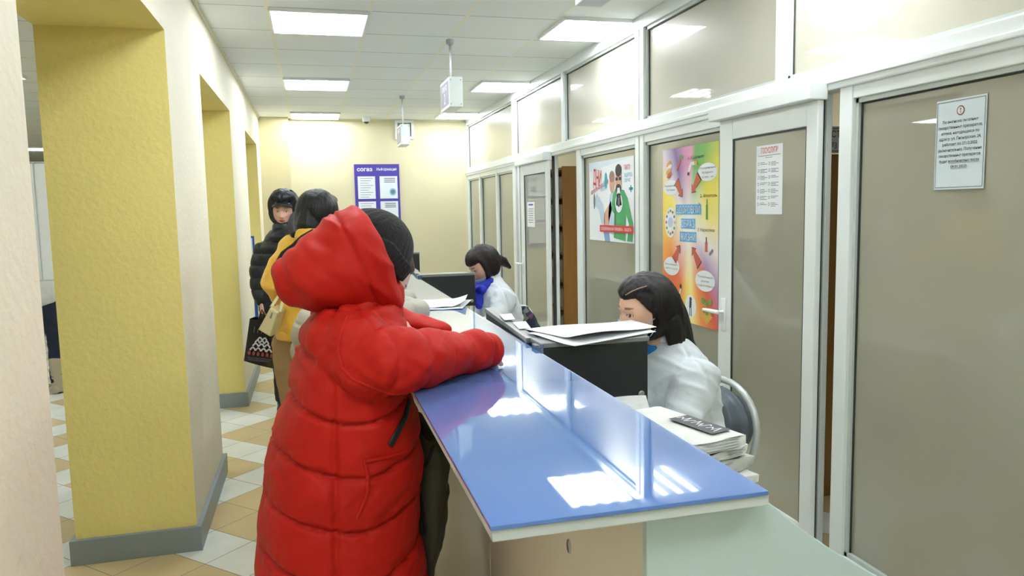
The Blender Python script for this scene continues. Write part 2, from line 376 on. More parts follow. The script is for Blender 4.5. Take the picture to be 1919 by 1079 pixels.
for i,(x,y) in enumerate(((-2.6,4.8),(-2.6,7.2),(-2.6,12.0),(-4.63,15.0),(-5.0,4.8),(-5.0,9.6))):  # first light is added to brighten the hall and the white board
    dup(LL,(x,y,ZC-.03),['ceiling light in the side hall behind the near pier','ceiling light in the side hall beyond the piers','ceiling light deep in the side hall','small bright ceiling light seen in the gap between the two left piers','ceiling light in the side hall by its left wall','ceiling light in the side hall by its far left wall'][i])
AL=ceiling_light(3.2,6.6,label='ceiling light glowing over the card shelves behind the far sliding door',group=None)
dup(AL,(3.4,3.6,ZC-.03),'ceiling light glowing inside the room behind the near sliding door')
dup(AL,(3.0,9.2,ZC-.03),'ceiling light at the end of the archive room above the card shelves')  # extra light, added because the wall above the shelves was dim

# ------------------------------------------------------------------ printed matter
_tc={}
def text2d(s,h,al='C',bold=0,font=None):
    key=(s,bold)
    if key not in _tc:
        c=bpy.data.curves.new('t','FONT'); c.body=s; c.size=1; c.offset=bold; c.resolution_u=3; c.align_x='LEFT'
        o=link(bpy.data.objects.new('t',c)); me=evaluated(o)
        vs=[(v.co.x,v.co.y) for v in me.vertices]; fs=[tuple(p.vertices) for p in me.polygons]
        bpy.data.objects.remove(o); bpy.data.curves.remove(c); bpy.data.meshes.remove(me); _tc[key]=(vs,fs)
    vs,fs=_tc[key]
    if not vs: return [],[],0
    w=max(v[0] for v in vs); k=h/.72; o={'C':-w/2,'L':0,'R':-w}[al]
    return [((v[0]+o)*k,v[1]*k) for v in vs],fs,w*k
class Art:
    """flat artwork on a sheet: u to the reader's right, v down from the top edge, in metres"""
    def __init__(s,o,u,v,n): s.o=Vector(o); s.u=Vector(u).normalized(); s.v=Vector(v).normalized(); s.n=Vector(n).normalized(); s.mb=MB(); s.ms=[]
    def P(s,u,v,l): return s.o+s.u*u+s.v*v+s.n*(.0005*l)
    def poly(s,pts,name,m,l=1):
        s.mb.add([s.P(u,v,l) for u,v in pts],[tuple(range(len(pts)))],s.slot(m)); return s
    def rect(s,u0,v0,u1,v1,name,m,l=1): return s.poly([(u0,v0),(u0,v1),(u1,v1),(u1,v0)],name,m,l)
    def ellipse(s,u,v,a,b,name,m,l=1,n=28,rot=0):
        return s.poly([(u+a*math.cos(t)*math.cos(rot)-b*math.sin(t)*math.sin(rot),v-a*math.cos(t)*math.sin(rot)-b*math.sin(t)*math.cos(rot)) for t in [2*math.pi*i/n for i in range(n)]],name,m,l)
    def line(s,pts,wd,name,m,l=1):
        for a,b in zip(pts,pts[1:]):
            d=Vector((b[0]-a[0],b[1]-a[1])); q=Vector((-d.y,d.x)).normalized()*wd/2
            s.poly([(a[0]+q.x,a[1]+q.y),(a[0]-q.x,a[1]-q.y),(b[0]-q.x,b[1]-q.y),(b[0]+q.x,b[1]+q.y)],name,m,l)
        return s
    def text(s,t,u,v,h,name,m,al='C',l=2,bold=0,w=None,slant=0):
        vs,fs,wd=text2d(t,h,al,bold)
        if not vs: return s
        kx=(w/wd) if w else 1
        s.mb.add([s.P(u+a*kx,v-b+slant*a*kx,l) for a,b in vs],fs,s.slot(m)); return s
    def slot(s,m):
        if m not in s.ms: s.ms.append(m)
        return s.ms.index(m)
    def base(s,m,*q):
        i=s.slot(m); s.mb.box(*q,mi=i); return s
    def done(s,parent,name='sheet',sub=None):
        return build(s.mb,name,s.ms,sub or parent)
ink=mat('black_ink',(52,54,58),rough=.6); redi=mat('red_ink',(206,52,48),rough=.6); greyi=mat('grey_ink',(120,124,128),rough=.6)
lred=mat('dark_red_ink',(150,48,44),rough=.6); blue_i=mat('light_blue_ink',(120,190,232),rough=.6); cyan_i=mat('cyan_ink',(70,160,176),rough=.6)
PX=2.118   # surface of fixed panes
def wall_art(y,z,x=PX): return Art((x,y,z),(0,-1,0),(0,0,-1),(-1,0,0))
def sheet(name,y0,y1,z0,z1,x,m,label,cat,group=None):
    """paper glued on the partition: y0>y1 because the reader looks along +X"""
    global SH
    r=thing(name,(x,(y0+y1)/2,z0),label,cat,group); SH=(m,x-.0012,x,min(y0,y1),max(y0,y1),z0,z1); return r
# flu campaign poster ------------------------------------------------------
xg=PX
y0,y1,z0,z1=5.63,4.775,1.325,1.92; W=y0-y1; H=z1-z0
# ---- proportions measured from the photograph
r=sheet('poster',y0,y1,z0,z1,xg,white,'white campaign poster with a man in a green sweater shouting into a megaphone','poster')
a=wall_art(y0,z1,xg-.0014).base(*SH)
pale=mat('poster_pale_blue',(190,206,222),rough=.6); green=mat('poster_green',(70,156,96),rough=.6); skin_i=mat('poster_skin',(206,160,138),rough=.6); hair_i=mat('poster_hair',(62,52,48),rough=.6); dgreen=mat('poster_dark_green',(50,122,74),rough=.6)
def U(*p): return [(u*W,v*H) for u,v in p]
a.poly(U((0,0),(0,.12),(1,.0)),'print',mat('poster_sky',(214,228,236),rough=.6),1)
a.text('ДНИ',.10*W,.28*H,.115,'lettering',redi,'L',w=.20*W/1.0,bold=.02,slant=.12)
a.text('ИММУНИЗАЦИИ',.04*W,.42*H,.032,'lettering',redi,'L',bold=.01,slant=-.22)
a.poly(U((.27,.36),(.43,.17),(.44,.33),(.30,.38)),'print',pale,2); a.ellipse(.41*W,.25*H,.03*W,.10*H,'print',cyan_i,3)      # megaphone upper
a.poly(U((.10,.52),(.19,.40),(.35,.55),(.38,.78),(.30,.80),(.24,.62)),'print',pale,2); a.ellipse(.13*W,.50*H,.022*W,.10*H,'print',greyi,3)
a.poly(U((.36,.66),(.52,.50),(.54,.60),(.44,.84),(.36,.80)),'print',skin_i,2); a.ellipse(.55*W,.28*H,.06*W,.13*H,'print',skin_i,2); a.ellipse(.545*W,.21*H,.06*W,.07*H,'print',mat('poster_brown_hair',(150,120,108),rough=.6),3)
a.poly(U((.50,.42),(.60,.38),(.60,.92),(.48,.90),(.46,.66)),'print',pale,2)
a.poly(U((.56,.44),(.62,.36),(.80,.38),(.88,.48),(.98,.76),(.97,.98),(.86,.98),(.90,.78),(.84,.66),(.83,.98),(.58,.95),(.60,.66),(.54,.62)),'print',green,4)
a.poly(U((.60,.52),(.64,.60),(.62,.90),(.59,.90)),'print',dgreen,5)
a.ellipse(.69*W,.25*H,.068*W,.155*H,'print',skin_i,5); a.ellipse(.69*W,.145*H,.066*W,.075*H,'print',hair_i,6); a.ellipse(.69*W,.36*H,.06*W,.055*H,'print',hair_i,6)
a.rect(.63*W,.225*H,.68*W,.262*H,'print',ink,7); a.rect(.70*W,.225*H,.75*W,.262*H,'print',ink,7)
a.poly(U((.67,.35),(.72,.35),(.76,.56),(.64,.56)),'print',white,8); a.ellipse(.70*W,.53*H,.075*W,.115*H,'print',white,8); a.ellipse(.70*W,.50*H,.04*W,.075*H,'print',ink,9); a.ellipse(.70*W,.51*H,.02*W,.045*H,'print',greyi,10)
a.poly(U((.34,.86),(.47,.86),(.50,1.0),(.38,1.0)),'print',mat('poster_jeans',(128,160,206),rough=.6),3)
a.text('ГРИПП',.80*W,.15*H,.034,'lettering',redi,'L',w=.12*W); a.text('ЗАЩИТИСЬ',.80*W,.23*H,.026,'lettering',cyan_i,'L',w=.17*W); a.text('СЕЙЧАС',.80*W,.29*H,.024,'lettering',cyan_i,'L',w=.13*W)
a.rect(.93*W,.33*H,.95*W,.41*H,'print',cyan_i,2); a.rect(.90*W,.355*H,.98*W,.385*H,'print',cyan_i,2)
a.rect(.27*W,.80*H,.99*W,.885*H,'print',redi,11); a.text('СВОЕВРЕМЕННАЯ ПРИВИВКА – ЗАЩИТА',.63*W,.862*H,.022,'lettering',white,'C',l=13,w=.66*W)
a.done(r)
# healthy lifestyle poster --------------------------------------------------
y0,y1,z0,z1=4.34,3.67,.893,1.918; W=y0-y1; H=z1-z0
m=bpy.data.materials.new('rainbow_poster_print'); m.use_nodes=True; nt=m.node_tree; b=nt.nodes['Principled BSDF']; b.inputs['Roughness'].default_value=.4
tcn=nt.nodes.new('ShaderNodeTexCoord'); 
sp=nt.nodes.new('ShaderNodeSeparateXYZ'); nt.links.new(tcn.outputs['Object'],sp.inputs[0])
def mm(op,a,b_):
    n=nt.nodes.new('ShaderNodeMath'); n.operation=op
    for i,v in enumerate((a,b_)):
        if isinstance(v,(int,float)): n.inputs[i].default_value=v
        else: nt.links.new(v,n.inputs[i])
    return n.outputs[0]
ang=mm('ARCTAN2',mm('SUBTRACT',sp.outputs[2],H*.55),mm('MULTIPLY',sp.outputs[1],-1.4)); an=mm('DIVIDE',mm('ADD',ang,math.pi),2*math.pi)
rp=nt.nodes.new('ShaderNodeValToRGB'); nt.links.new(an,rp.inputs[0]); rp.color_ramp.interpolation='LINEAR'
stops=[(0,(244,206,96)),(.06,(240,160,80)),(.12,(226,104,62)),(.19,(232,120,66)),(.235,(246,214,110)),(.27,(250,232,150)),(.31,(238,150,76)),(.36,(224,96,70)),(.40,(180,150,190)),(.45,(240,232,228)),(.52,(240,226,130)),(.60,(226,214,70)),(.66,(120,178,84)),(.71,(96,164,88)),(.735,(222,150,180)),(.78,(206,140,180)),(.83,(126,100,160)),(.88,(226,214,226)),(.93,(246,228,96)),(1,(244,206,96))]
while len(rp.color_ramp.elements)<len(stops): rp.color_ramp.elements.new(.5)
for e,(p,c) in zip(rp.color_ramp.elements,stops): e.position=p; e.color=lin(c)
dist=mm('SQRT',mm('ADD',mm('POWER',mm('MULTIPLY',sp.outputs[1],1.5),2),mm('POWER',mm('SUBTRACT',sp.outputs[2],H*.55),2)),.5)
fac=nt.nodes.new('ShaderNodeMapRange'); nt.links.new(dist,fac.inputs[0]); fac.inputs[1].default_value=.06; fac.inputs[2].default_value=.36
mxn=nt.nodes.new('ShaderNodeMix'); mxn.data_type='RGBA'; nt.links.new(fac.outputs[0],mxn.inputs['Factor']); mxn.inputs['A'].default_value=lin((246,244,236)); nt.links.new(rp.outputs[0],mxn.inputs['B']); nt.links.new(mxn.outputs['Result'],b.inputs['Base Color'])
r=sheet('poster',y0,y1,z0,z1,xg,m,'tall rainbow coloured healthy lifestyle poster with brick red arrows and white bubbles','poster')
a=wall_art(y0,z1,xg-.0014).base(*SH)
gold=mat('poster_gold',(214,166,80),rough=.6); brick=mat('poster_brick',(196,96,70),rough=.6); olive=mat('poster_leaf',(112,160,70),rough=.6); brown=mat('poster_outline_brown',(96,60,44),rough=.6)
def block(t,u,v,w,h):
    a.rect((u-w/2)*W,(v-h/2)*H,(u+w/2)*W,(v+h/2)*H,'print',blue_i,2); a.text(t,u*W,(v+h*.36)*H,h*.72*H,'lettering',mat('poster_letter_line',(60,140,206),rough=.6),'C',l=4,bold=.045,w=w*.95*W); a.text(t,u*W,(v+h*.36)*H,h*.72*H,'lettering',mat('poster_letter_blue',(232,246,252),rough=.6),'C',l=6,bold=.0,w=w*.93*W)
block('ЗДОРОВЫЙ',.49,.355,.46,.058); block('ОБРАЗ',.49,.435,.26,.058); block('ЖИЗНИ',.49,.51,.30,.058)
def bub(u,v,ra,rb,lines):
    a.ellipse(u*W,v*H,ra*W,rb*H,'print',white,2)
    for i,t in enumerate(lines): a.text(t,u*W,(v+.007+(i-(len(lines)-1)/2)*.024)*H,.0125,'lettering',ink,'C',w=min(1.7*ra,.026*len(t))*W)
bub(.82,.155,.16,.05,('Искоренение','Вредных','привычек')); bub(.16,.225,.145,.045,('Рациональное','Питание')); bub(.18,.69,.155,.055,('Закаливание и','занятия спортом')); bub(.79,.745,.165,.058,('Правильный','режим','труда и отдыха'))
for t,u,v in (('1. Курение',.62,.075),('2. Алкоголь',.84,.29),('3. Наркотики',.80,.475)): a.text(t,u*W,v*H,.019,'lettering',mat('poster_label_brown',(96,84,60),rough=.6),'C',w=.28*W)
def arrow(u,v,du,dv):
    d=Vector((du*W,dv*H)); L_=d.length; d=d.normalized(); q=Vector((-d.y,d.x)); t=Vector((u*W,v*H)); 
    def P(al,ac): p=t-d*al+q*ac; return (p.x,p.y)
    pts=[P(0,0),P(.035,.032),P(.034,.014),P(L_,.030),P(L_,-.030),P(.034,-.014),P(.035,-.032)]
    cx=sum(p[0] for p in pts)/7; cy=sum(p[1] for p in pts)/7
    a.poly([(cx+(x-cx)*1.12,cy+(y-cy)*1.12) for x,y in pts][::-1],'print',brown,2); a.poly(pts[::-1],'print',brick,3)
arrow(.38,.28,.10,.085); arrow(.56,.26,-.12,.085); arrow(.34,.565,.10,-.085); arrow(.57,.57,-.12,-.09)
# wheel of small figures
a.ellipse(.16*W,.43*H,.115*W,.09*H,'print',white,2)
for k in range(12):
    t=2*math.pi*k/12; a.ellipse((.16+.085*math.cos(t))*W,(.43+.068*math.sin(t))*H,.018*W,.009*H,'print',[gold,olive,brick,greyi][k%4],3,10)
a.ellipse(.16*W,.43*H,.05*W,.03*H,'print',pale,3)
# dumb figures: food, cigarette, bottle, syringe, people
for k in range(4): a.ellipse((.12+.02*(k%2))*W,(.085+.022*k)*H,.05*W,.014*H,'print',[gold,white,gold,brick][k],3+k,14,rot=.4)
a.line([(.28*W,.13*H),(.35*W,.07*H)],.016,'print',brick,3); a.ellipse(.36*W,.055*H,.03*W,.012*H,'print',olive,4,10)
a.line([(.50*W,.145*H),(.54*W,.10*H),(.62*W,.10*H)],.020,'print',white,3); a.rect(.60*W,.088*H,.65*W,.112*H,'print',gold,4); a.ellipse(.495*W,.155*H,.018*W,.01*H,'print',ink,4,10)
a.rect(.80*W,.33*H,.83*W,.41*H,'print',olive,3); a.rect(.81*W,.30*H,.82*W,.33*H,'print',dgreen,3)
a.rect(.79*W,.53*H,.83*W,.585*H,'print',brick,3); a.rect(.802*W,.505*H,.818*W,.53*H,'print',ink,3); a.line([(.86*W,.60*H),(.92*W,.57*H)],.016,'print',greyi,3)
a.ellipse(.36*W,.80*H,.02*W,.014*H,'print',hair_i,3,12); a.line([(.36*W,.815*H),(.33*W,.86*H),(.40*W,.90*H)],.014,'print',white,3); a.line([(.30*W,.90*H),(.24*W,.93*H),(.34*W,.95*H)],.012,'print',redi,3)
a.ellipse(.20*W,.945*H,.07*W,.03*H,'print',white,4)
a.ellipse(.545*W,.905*H,.10*W,.066*H,'print',white,2); a.ellipse(.545*W,.862*H,.022*W,.012*H,'print',hair_i,3,14); a.line([(.545*W,.872*H),(.54*W,.912*H)],.026,'print',ink,3); a.line([(.53*W,.91*H),(.53*W,.96*H)],.008,'print',ink,3); a.line([(.555*W,.91*H),(.56*W,.96*H)],.008,'print',ink,3)
a.poly([(.70*W,.93*H),(.95*W,.92*H),(.83*W,.985*H)],'print',gold,3)
for k in range(5): a.ellipse((.74+.045*k)*W,(.915-.01*(k%2))*H,.03*W,.018*H,'print',[gold,brick,olive,gold,brick][k],4,12); 
for k in range(3): a.ellipse((.76+.06*k)*W,(.855+.012*(k%2))*H,.028*W,.018*H,'print',olive,5,10)
a.done(r)
# notice on near sliding door -------------------------------------------------
xs=2.044
y0,y1,z0,z1=3.30,3.085,1.53,1.855; yk=.97
r=sheet('notice',y0*yk,y1*yk,z0-.0,z1-.008,xs,white,'white sheet headed in red with two columns of small lines, on the near sliding door','notice')
W=(y0-y1)*yk; H=z1-z0-.008; a=wall_art(y0*yk,z1-.008,xs-.0014).base(*SH)
a.text('ГОСУСЛУГИ',.5*W,.115*H,.026,'lettering',redi,'C',w=.64*W,bold=.008)
a.rect(.08*W,.145*H,.92*W,.153*H,'lettering',greyi); a.rect(.36*W,.175*H,.62*W,.182*H,'lettering',greyi)
for c_ in (0,1):
    for k in range(7):
        v=.245+k*.098; u=.06+c_*.42; a.ellipse((u+.03)*W,(v+.02)*H,.035*W,.024*H,'lettering',greyi,1,12); a.ellipse((u+.03)*W,(v+.02)*H,.024*W,.016*H,'lettering',white,2,12)
        for q in range(2 if (k+c_)%3==0 else 3): a.rect((u+.10)*W,(v+q*.022)*H,(u+.28+.1*((k+q)%2))*W,(v+q*.022+.008)*H,'lettering',greyi)
a.done(r)
# pharmacy notice on the big pane ----------------------------------------------
y0,y1,z0,z1=2.212,2.008,1.615,1.918
r=sheet('notice',y0,y1,z0,z1,xg,mat('bluish_paper',(214,226,230),rough=.5),'framed white notice with a red exclamation mark in a ring on the big pane','notice')
W=y0-y1; H=z1-z0; a=wall_art(y0,z1,xg-.0014).base(*SH); f=.02
for q in ((f,f,1-f,f+.008),(f,1-f-.008,1-f,1-f),(f,f,f+.012,1-f),(1-f-.012,f,1-f,1-f)): a.rect(q[0]*W,q[1]*H,q[2]*W,q[3]*H,'border',greyi)
a.ellipse(.5*W,.135*H,.078*W,.053*H,'emblem',lred,1); a.ellipse(.5*W,.135*H,.062*W,.042*H,'emblem',MATS['bluish_paper'],2); a.text('!',.5*W,.160*H,.017,'emblem',lred,'C',l=3,bold=.02)
T=['По выписке льготных','лекарственных препаратов,','аптека, находящаяся по','адресу: ул. Пионерская, 24,','работает по 27.12.2022','(включительно). Получение','лекарственных препаратов','будет возобновлено после','09.01.2023!']
Wd=[.72,.88,.76,.84,.70,.88,.84,.80,.32]
for i,t in enumerate(T): a.text(t,.5*W,(.262+.0625*i)*H,.0098,'lettering',ink,'C',w=Wd[i]*W,bold=.012)
a.rect(.30*W,.708*H,.90*W,.711*H,'lettering',ink); a.rect(.34*W,.771*H,.66*W,.774*H,'lettering',ink)
a.done(r)
# small notice on the far sliding door
y0,y1=7.16,6.90; r=sheet('notice',y0,y1,1.40,1.64,xs,white,'small white notice with a blue heading on the far sliding door','notice')
a=wall_art(y0,1.64,xs-.0014).base(*SH); W=.26;H=.24
a.rect(.2*W,.08*H,.8*W,.14*H,'lettering',mat('blue_ink',(50,90,170),rough=.6)); 
for k in range(7): a.rect((.14 if k%2 else .2)*W,(.26+k*.09)*H,.82*W,(.285+k*.09)*H,'lettering',greyi)
a.done(r)
# information board on the end wall ---------------------------------------------
purple=mat('board_purple',(72,60,158),rough=.35)
x0,x1,z0,z1=.57,1.162,1.02,2.203; yb=YF-.002
r=thing('notice_board',(.866,yb,z0),'purple information board with two columns of white pockets on the end wall','notice board')
a=Art((x0,yb-.0125,z1),(1,0,0),(0,0,-1),(0,-1,0)).base(purple,x0,x1,yb-.012,yb,z0,z1); W=x1-x0;H=z1-z0
a.text('согаз',.06*W,.095*H*.8,.05,'lettering',white,'L',w=.34*W,bold=.025); a.text('Информация',.49*W,.088*H*.8,.036,'lettering',white,'L',w=.45*W,bold=.012)
def pocket(u0,u1,v0,v1,k):
    A=a.P(u0*W,v1*H,1); pm=mat('pocket_paper',(224,230,238),rough=.35)
    a2=Art((x0,yb-.0182,z1),(1,0,0),(0,0,-1),(0,-1,0)).base(pm,A.x,A.x+(u1-u0)*W,yb-.018,yb-.0125,A.z,A.z+(v1-v0)*H)
    for j in range(9):
        if k in(0,2,4) : a2.rect((u0+.05)*W,(v0+.02+j*.026)*H,(u1-.05-.05*(j%3))*W,(v0+.025+j*.026)*H,'lettering',greyi)
        elif j<3: a2.rect((u0+.10)*W,(v0+.02+j*.02)*H,(u1-.05)*W,(v0+.03+j*.02)*H,'lettering',greyi)
    if k==1: a2.ellipse((u1-.11)*W,(v1-.075)*H,.075*W,.042*H,'lettering',blue_i,2); a2.ellipse((u1-.11)*W,(v1-.075)*H,.05*W,.025*H,'lettering',greyi,3)
    a2.done(r,'pocket')
k=0
for v0,v1 in ((.135,.385),(.415,.665),(.695,.945)):
    for u0,u1 in ((.07,.455),(.555,.95)): pocket(u0,u1,v0,v1,k); k+=1
a.done(r,'panel')
# square wall vent
r=thing('wall_vent',(1.25,yb,2.55),'white square framed grey vent high on the end wall behind the far sign','vent')
g=MB(); 
for q in ((1.125,1.375,2.53,2.565),(1.125,1.375,2.745,2.78),(1.125,1.16,2.565,2.745),(1.34,1.375,2.565,2.745)): g.box(q[0],q[1],yb-.03,yb,q[2],q[3],0,.004)
build(g,'frame',frame,r); g=MB()
for k in range(9): z=2.568+k*.02; g.add([(1.16,yb-.022,z),(1.34,yb-.022,z),(1.34,yb-.004,z+.016),(1.16,yb-.004,z+.016)],[(0,1,2,3)])
g.box(1.16,1.34,yb-.003,yb,2.565,2.745); build(g,'grille',mat('vent_grey',(150,152,150),rough=.5),r)
# dome camera
P=Vector((.735,10.02,ZC)); r=thing('dome_camera',(P.x,P.y,P.z-.09),'small white ceiling dome security camera with black lens','camera')
g=MB().loft([(P,(.055,0,0),(0,.055,0)),(P-Vector((0,0,.04)),(.052,0,0),(0,.052,0))],20); build(g,'mount',frame,r,smooth=True)
build(MB().ell(P-Vector((0,0,.05)),.04,.04,.04),'dome',mat('camera_black',(24,24,28),rough=.15,coat=1),r,smooth=True)
# hanging window signs ----------------------------------------------------------
sgrey=mat('sign_grey_purple',(112,106,132),rough=.4); acry=mat('sign_white',(220,228,226),rough=.3,coat=.3)
def hang_sign(num,y,zt,zb,x0,x1,label):
    xc=(x0+x1)/2; yc=y+.185; r=thing('hanging_sign',(xc,yc,zb),label,'sign','box signs hanging over the service windows')
    build(bx(x0,x1,y,y+.37,zb,zt,.003),'box',acry,r)
    build(MB().limb([(xc,yc,ZC-.004),(xc,yc,zt-.002)],.008,10).limb([(xc,yc,ZC-.02),(xc,yc,ZC-.001)],.028,14),'rod',steel,r,smooth=True)
    g=MB()
    for sx in (.012,x1-x0-.012):
        for zz in (zb+.02,zt-.02): g.ell((x0+sx,y-.001,zz),.005,.003,.005,n=10,m=6)
    build(g,'screw',steel,r,smooth=True)
    for sd,x_ in ((-1,x0),(1,x1)):
        a=Art((x_+sd*.0006,y+.37 if sd<0 else y,zt),(0,sd,0),(0,0,-1),(sd,0,0)); H=zt-zb; a.rect(.02,.02,.35,H-.02,'face',sgrey,1)
        a.text('ОКНО',.185,.075,.036,'lettering',white,'C',bold=.02,l=2,w=.2); a.text(num,.185,H-.04,.075,'lettering',white,'C',bold=.02,l=2)
        a.done(r,'face_panel')
hang_sign('2',5.30,2.50,2.295,.965,1.06,'white hanging box sign with number 2 on a rod, middle of the three signs')
hang_sign('1',8.0,2.475,2.268,.935,1.03,'white hanging box sign with number 1, on a rod near the end wall')
hang_sign('3',2.27,2.50,2.295,.945,1.045,'white hanging box sign with number 3, its underside cut by the picture top edge')

# ------------------------------------------------------------------ service counter
gl=mat('blue_back_painted_glass',(82,122,188),rough=.025,spec=.6,coat=.6,var=.02,vscale=1)
edge=mat('counter_edge_grey',(196,204,204),rough=.35); lam=mat('counter_laminate',(224,220,200),rough=.38,var=.02); lam2=mat('counter_grey_green',(184,204,202),rough=.4,var=.02)
CT=1.16; CY0,CY1=.948,9.6
r=thing('service_counter',(.42,5,0),'long service counter with a glossy blue glass top and pale panels','counter')
build(bx(.214,.634,CY0,CY1,1.136,1.153,.002),'worktop',edge,r)
build(bx(.211,.631,CY0-.003,CY1,1.1535,1.16,.001),'glass_top',gl,r)
ys=[.992,2.04,3.10,4.16,5.22,6.28,7.34,8.40,9.5]
for i in range(8): build(bx(.452,.470,ys[i],ys[i+1]-.004,0,1.136,.001),'front_panel',lam,r)
g=MB()
for x in (.655,.705): g.box(.655,.73,.976,.976+.0,.5,.5)
prof=[(.450,0),(.450,1.134),(.645,1.134),(.70,1.087),(.762,1.04),(.843,.986),(.93,.935),(1.03,.885),(1.03,0)]
build(MB().prism(prof,1,.974,.990),'end_panel',lam2,r,bevel=.002)
build(bx(.472,1.02,.992,CY1-.1,.735,.76,.002),'desk_shelf',edge,r)
for y in ys[1:]: build(bx(.472,.98,y-.01,y+.01,0,.735),'support_panel',lam2,r)
build(MB().ell((.451,1.33,.93),.004,.011,.014,n=14,m=8),'bolt',steel,r,smooth=True)
# worktable screens: an L of black panels with grey caps at each clerk's place
blk=mat('black_panel',(34,38,40),rough=.45,spec=.4); capm=mat('screen_cap_grey',(120,126,126),rough=.3,coat=.4); acr=mat('clear_acrylic_bracket',(110,140,180),rough=.1,trans=.6,coat=.5)
def screen(y,label):
    r=thing('desk_screen',(.85,y,.76),label,'desk screen','black L-shaped screens on the staff desk')
    build(bx(.655,.998,y,y+.10,.962,1.160,.003),'front_board',blk,r)
    build(bx(.645,1.002,y-.004,y+.104,1.1605,1.176,.003),'top_cap',capm,r)
    g=MB(); v=[(.637,y+.10),(.662,y+.10),(.700,y+.86),(.675,y+.86)]; g.prism(v,2,.94,1.160); build(g,'side_board',blk,r)
    g=MB(); g.prism([(.632,y+.104),(.667,y+.104),(.705,y+.865),(.670,y+.865)],2,1.1605,1.176); build(g,'side_cap',capm,r)
    g=MB()
    for xx in (.69,.86): g.box(xx-.012,xx+.012,y+.04,y+.09,.76,.955)
    build(g,'foot',blk,r)
    build(MB().ell((.974,y-.004,.995),.011,.004,.011,n=14,m=6),'screw',steel,r,smooth=True)
    build(bx(.628,.654,y-.012,y+.03,1.118,1.172,.002),'bracket',acr,r)
    return r
sc=screen(2.15,'black L-shaped desk screen with loose white papers spread on top')
dup(sc,(.85,4.75,.76),'black L-shaped desk screen in front of the masked clerk with a blue scarf'); dup(sc,(.85,7.35,.76),'small black L-shaped desk screen closest to the end wall')

def paper(pts,z,name,label,cat,n=14,th=.0012,curl=None,m=white,group=None,par=None):
    """sheet of paper: four corner points in plan, gently curled"""
    A,B,C_,D=[Vector(p) for p in pts]; mb=MB(); vs=[]
    for s_ in (0,1):
        for j in range(n+1):
            for i in range(n+1):
                u,v=i/n,j/n; p=(A*(1-u)+B*u)*(1-v)+(D*(1-u)+C_*u)*v
                vs.append(p+Vector((0,0,(curl(u,v) if curl else 0)+(th if s_ else 0)+z)))
    N=(n+1)**2; fs=[]
    for j in range(n):
        for i in range(n):
            a_=j*(n+1)+i; q=(a_,a_+1,a_+n+2,a_+n+1); fs.append(tuple(N+k for k in q)); fs.append(q[::-1])
    def e(i,j): return j*(n+1)+i
    for i in range(n):
        fs+= [(e(i,0),e(i+1,0),N+e(i+1,0),N+e(i,0)),(e(i+1,n),e(i,n),N+e(i,n),N+e(i+1,n)),(e(0,i+1),e(0,i),N+e(0,i),N+e(0,i+1)),(e(n,i),e(n,i+1),N+e(n,i+1),N+e(n,i))]
    mb.add(vs,fs); o=build(mb,name,m,par,smooth=False); 
    if par is None: tag(o,label,cat,group)
    return o
printed=mat('printed_paper',(222,226,226),rough=.6,var=.10,vscale=45,stretch=(1,6,1))
p=lambda x,y,z: tuple(at(x,y,Z=z).xy)+(0,)
paper([(.655,2.315,0),(.72,2.045,0),(1.045,2.19,0),(1.06,2.40,0)],1.178,'paper_sheet','lower layer of white sheets spread over the big black desk screen','paper',curl=lambda u,v:.004*math.sin(3*u+1)**2)
paper([(.66,2.36,0),(.755,2.09,0),(1.075,2.25,0),(1.06,2.42,0)],1.186,'paper_sheet','upper layer of white sheets with a lifted corner on the big black desk screen','paper',curl=lambda u,v:.018*max(0,u-.75)*4*(1-v)+.003*math.sin(6*v))
for k,(yy,l) in enumerate(((2.42,'small white slip on the grey side cap, closer to the spread papers'),(2.62,'small white slip on the grey side cap, farther along toward the floral cloth'))):
    paper([(.655,yy,0),(.69,yy-.02,0),(.715,yy+.13,0),(.672,yy+.15,0)],1.178+.002*k,'paper_slip',l,'paper',n=4,curl=lambda u,v:.004*u)
paper([(.37,3.17,0),(.60,3.13,0),(.70,3.42,0),(.40,3.46,0)],1.1615,'paper_sheet','lower white sheet lying across the counter beyond the red sleeve','paper',curl=lambda u,v:.002*math.sin(5*u)**2)
paper([(.36,3.20,0),(.62,3.17,0),(.69,3.46,0),(.38,3.48,0)],1.166,'paper_sheet','upper white sheet with a curled edge lying across the counter beyond the red sleeve','paper',curl=lambda u,v:.04*max(0,u-.8)*5*.6*(1-.3*v)+.003*math.sin(7*u)**2)
paper([(.67,1.86,0),(.93,1.84,0),(.94,2.04,0),(.68,2.06,0)],.765,'printed_form','printed forms leaning below the big black screen beside the worn files','paper',m=printed,curl=lambda u,v:.02*math.sin(2.5*u)+.22*v+.02*v*u)
paper([(.70,4.38,0),(.98,4.32,0),(1.0,4.62,0),(.72,4.68,0)],.762,'printed_form','printed forms lying on the staff desk below the second black screen','paper',m=printed,curl=lambda u,v:.012*math.sin(3*u)**2)
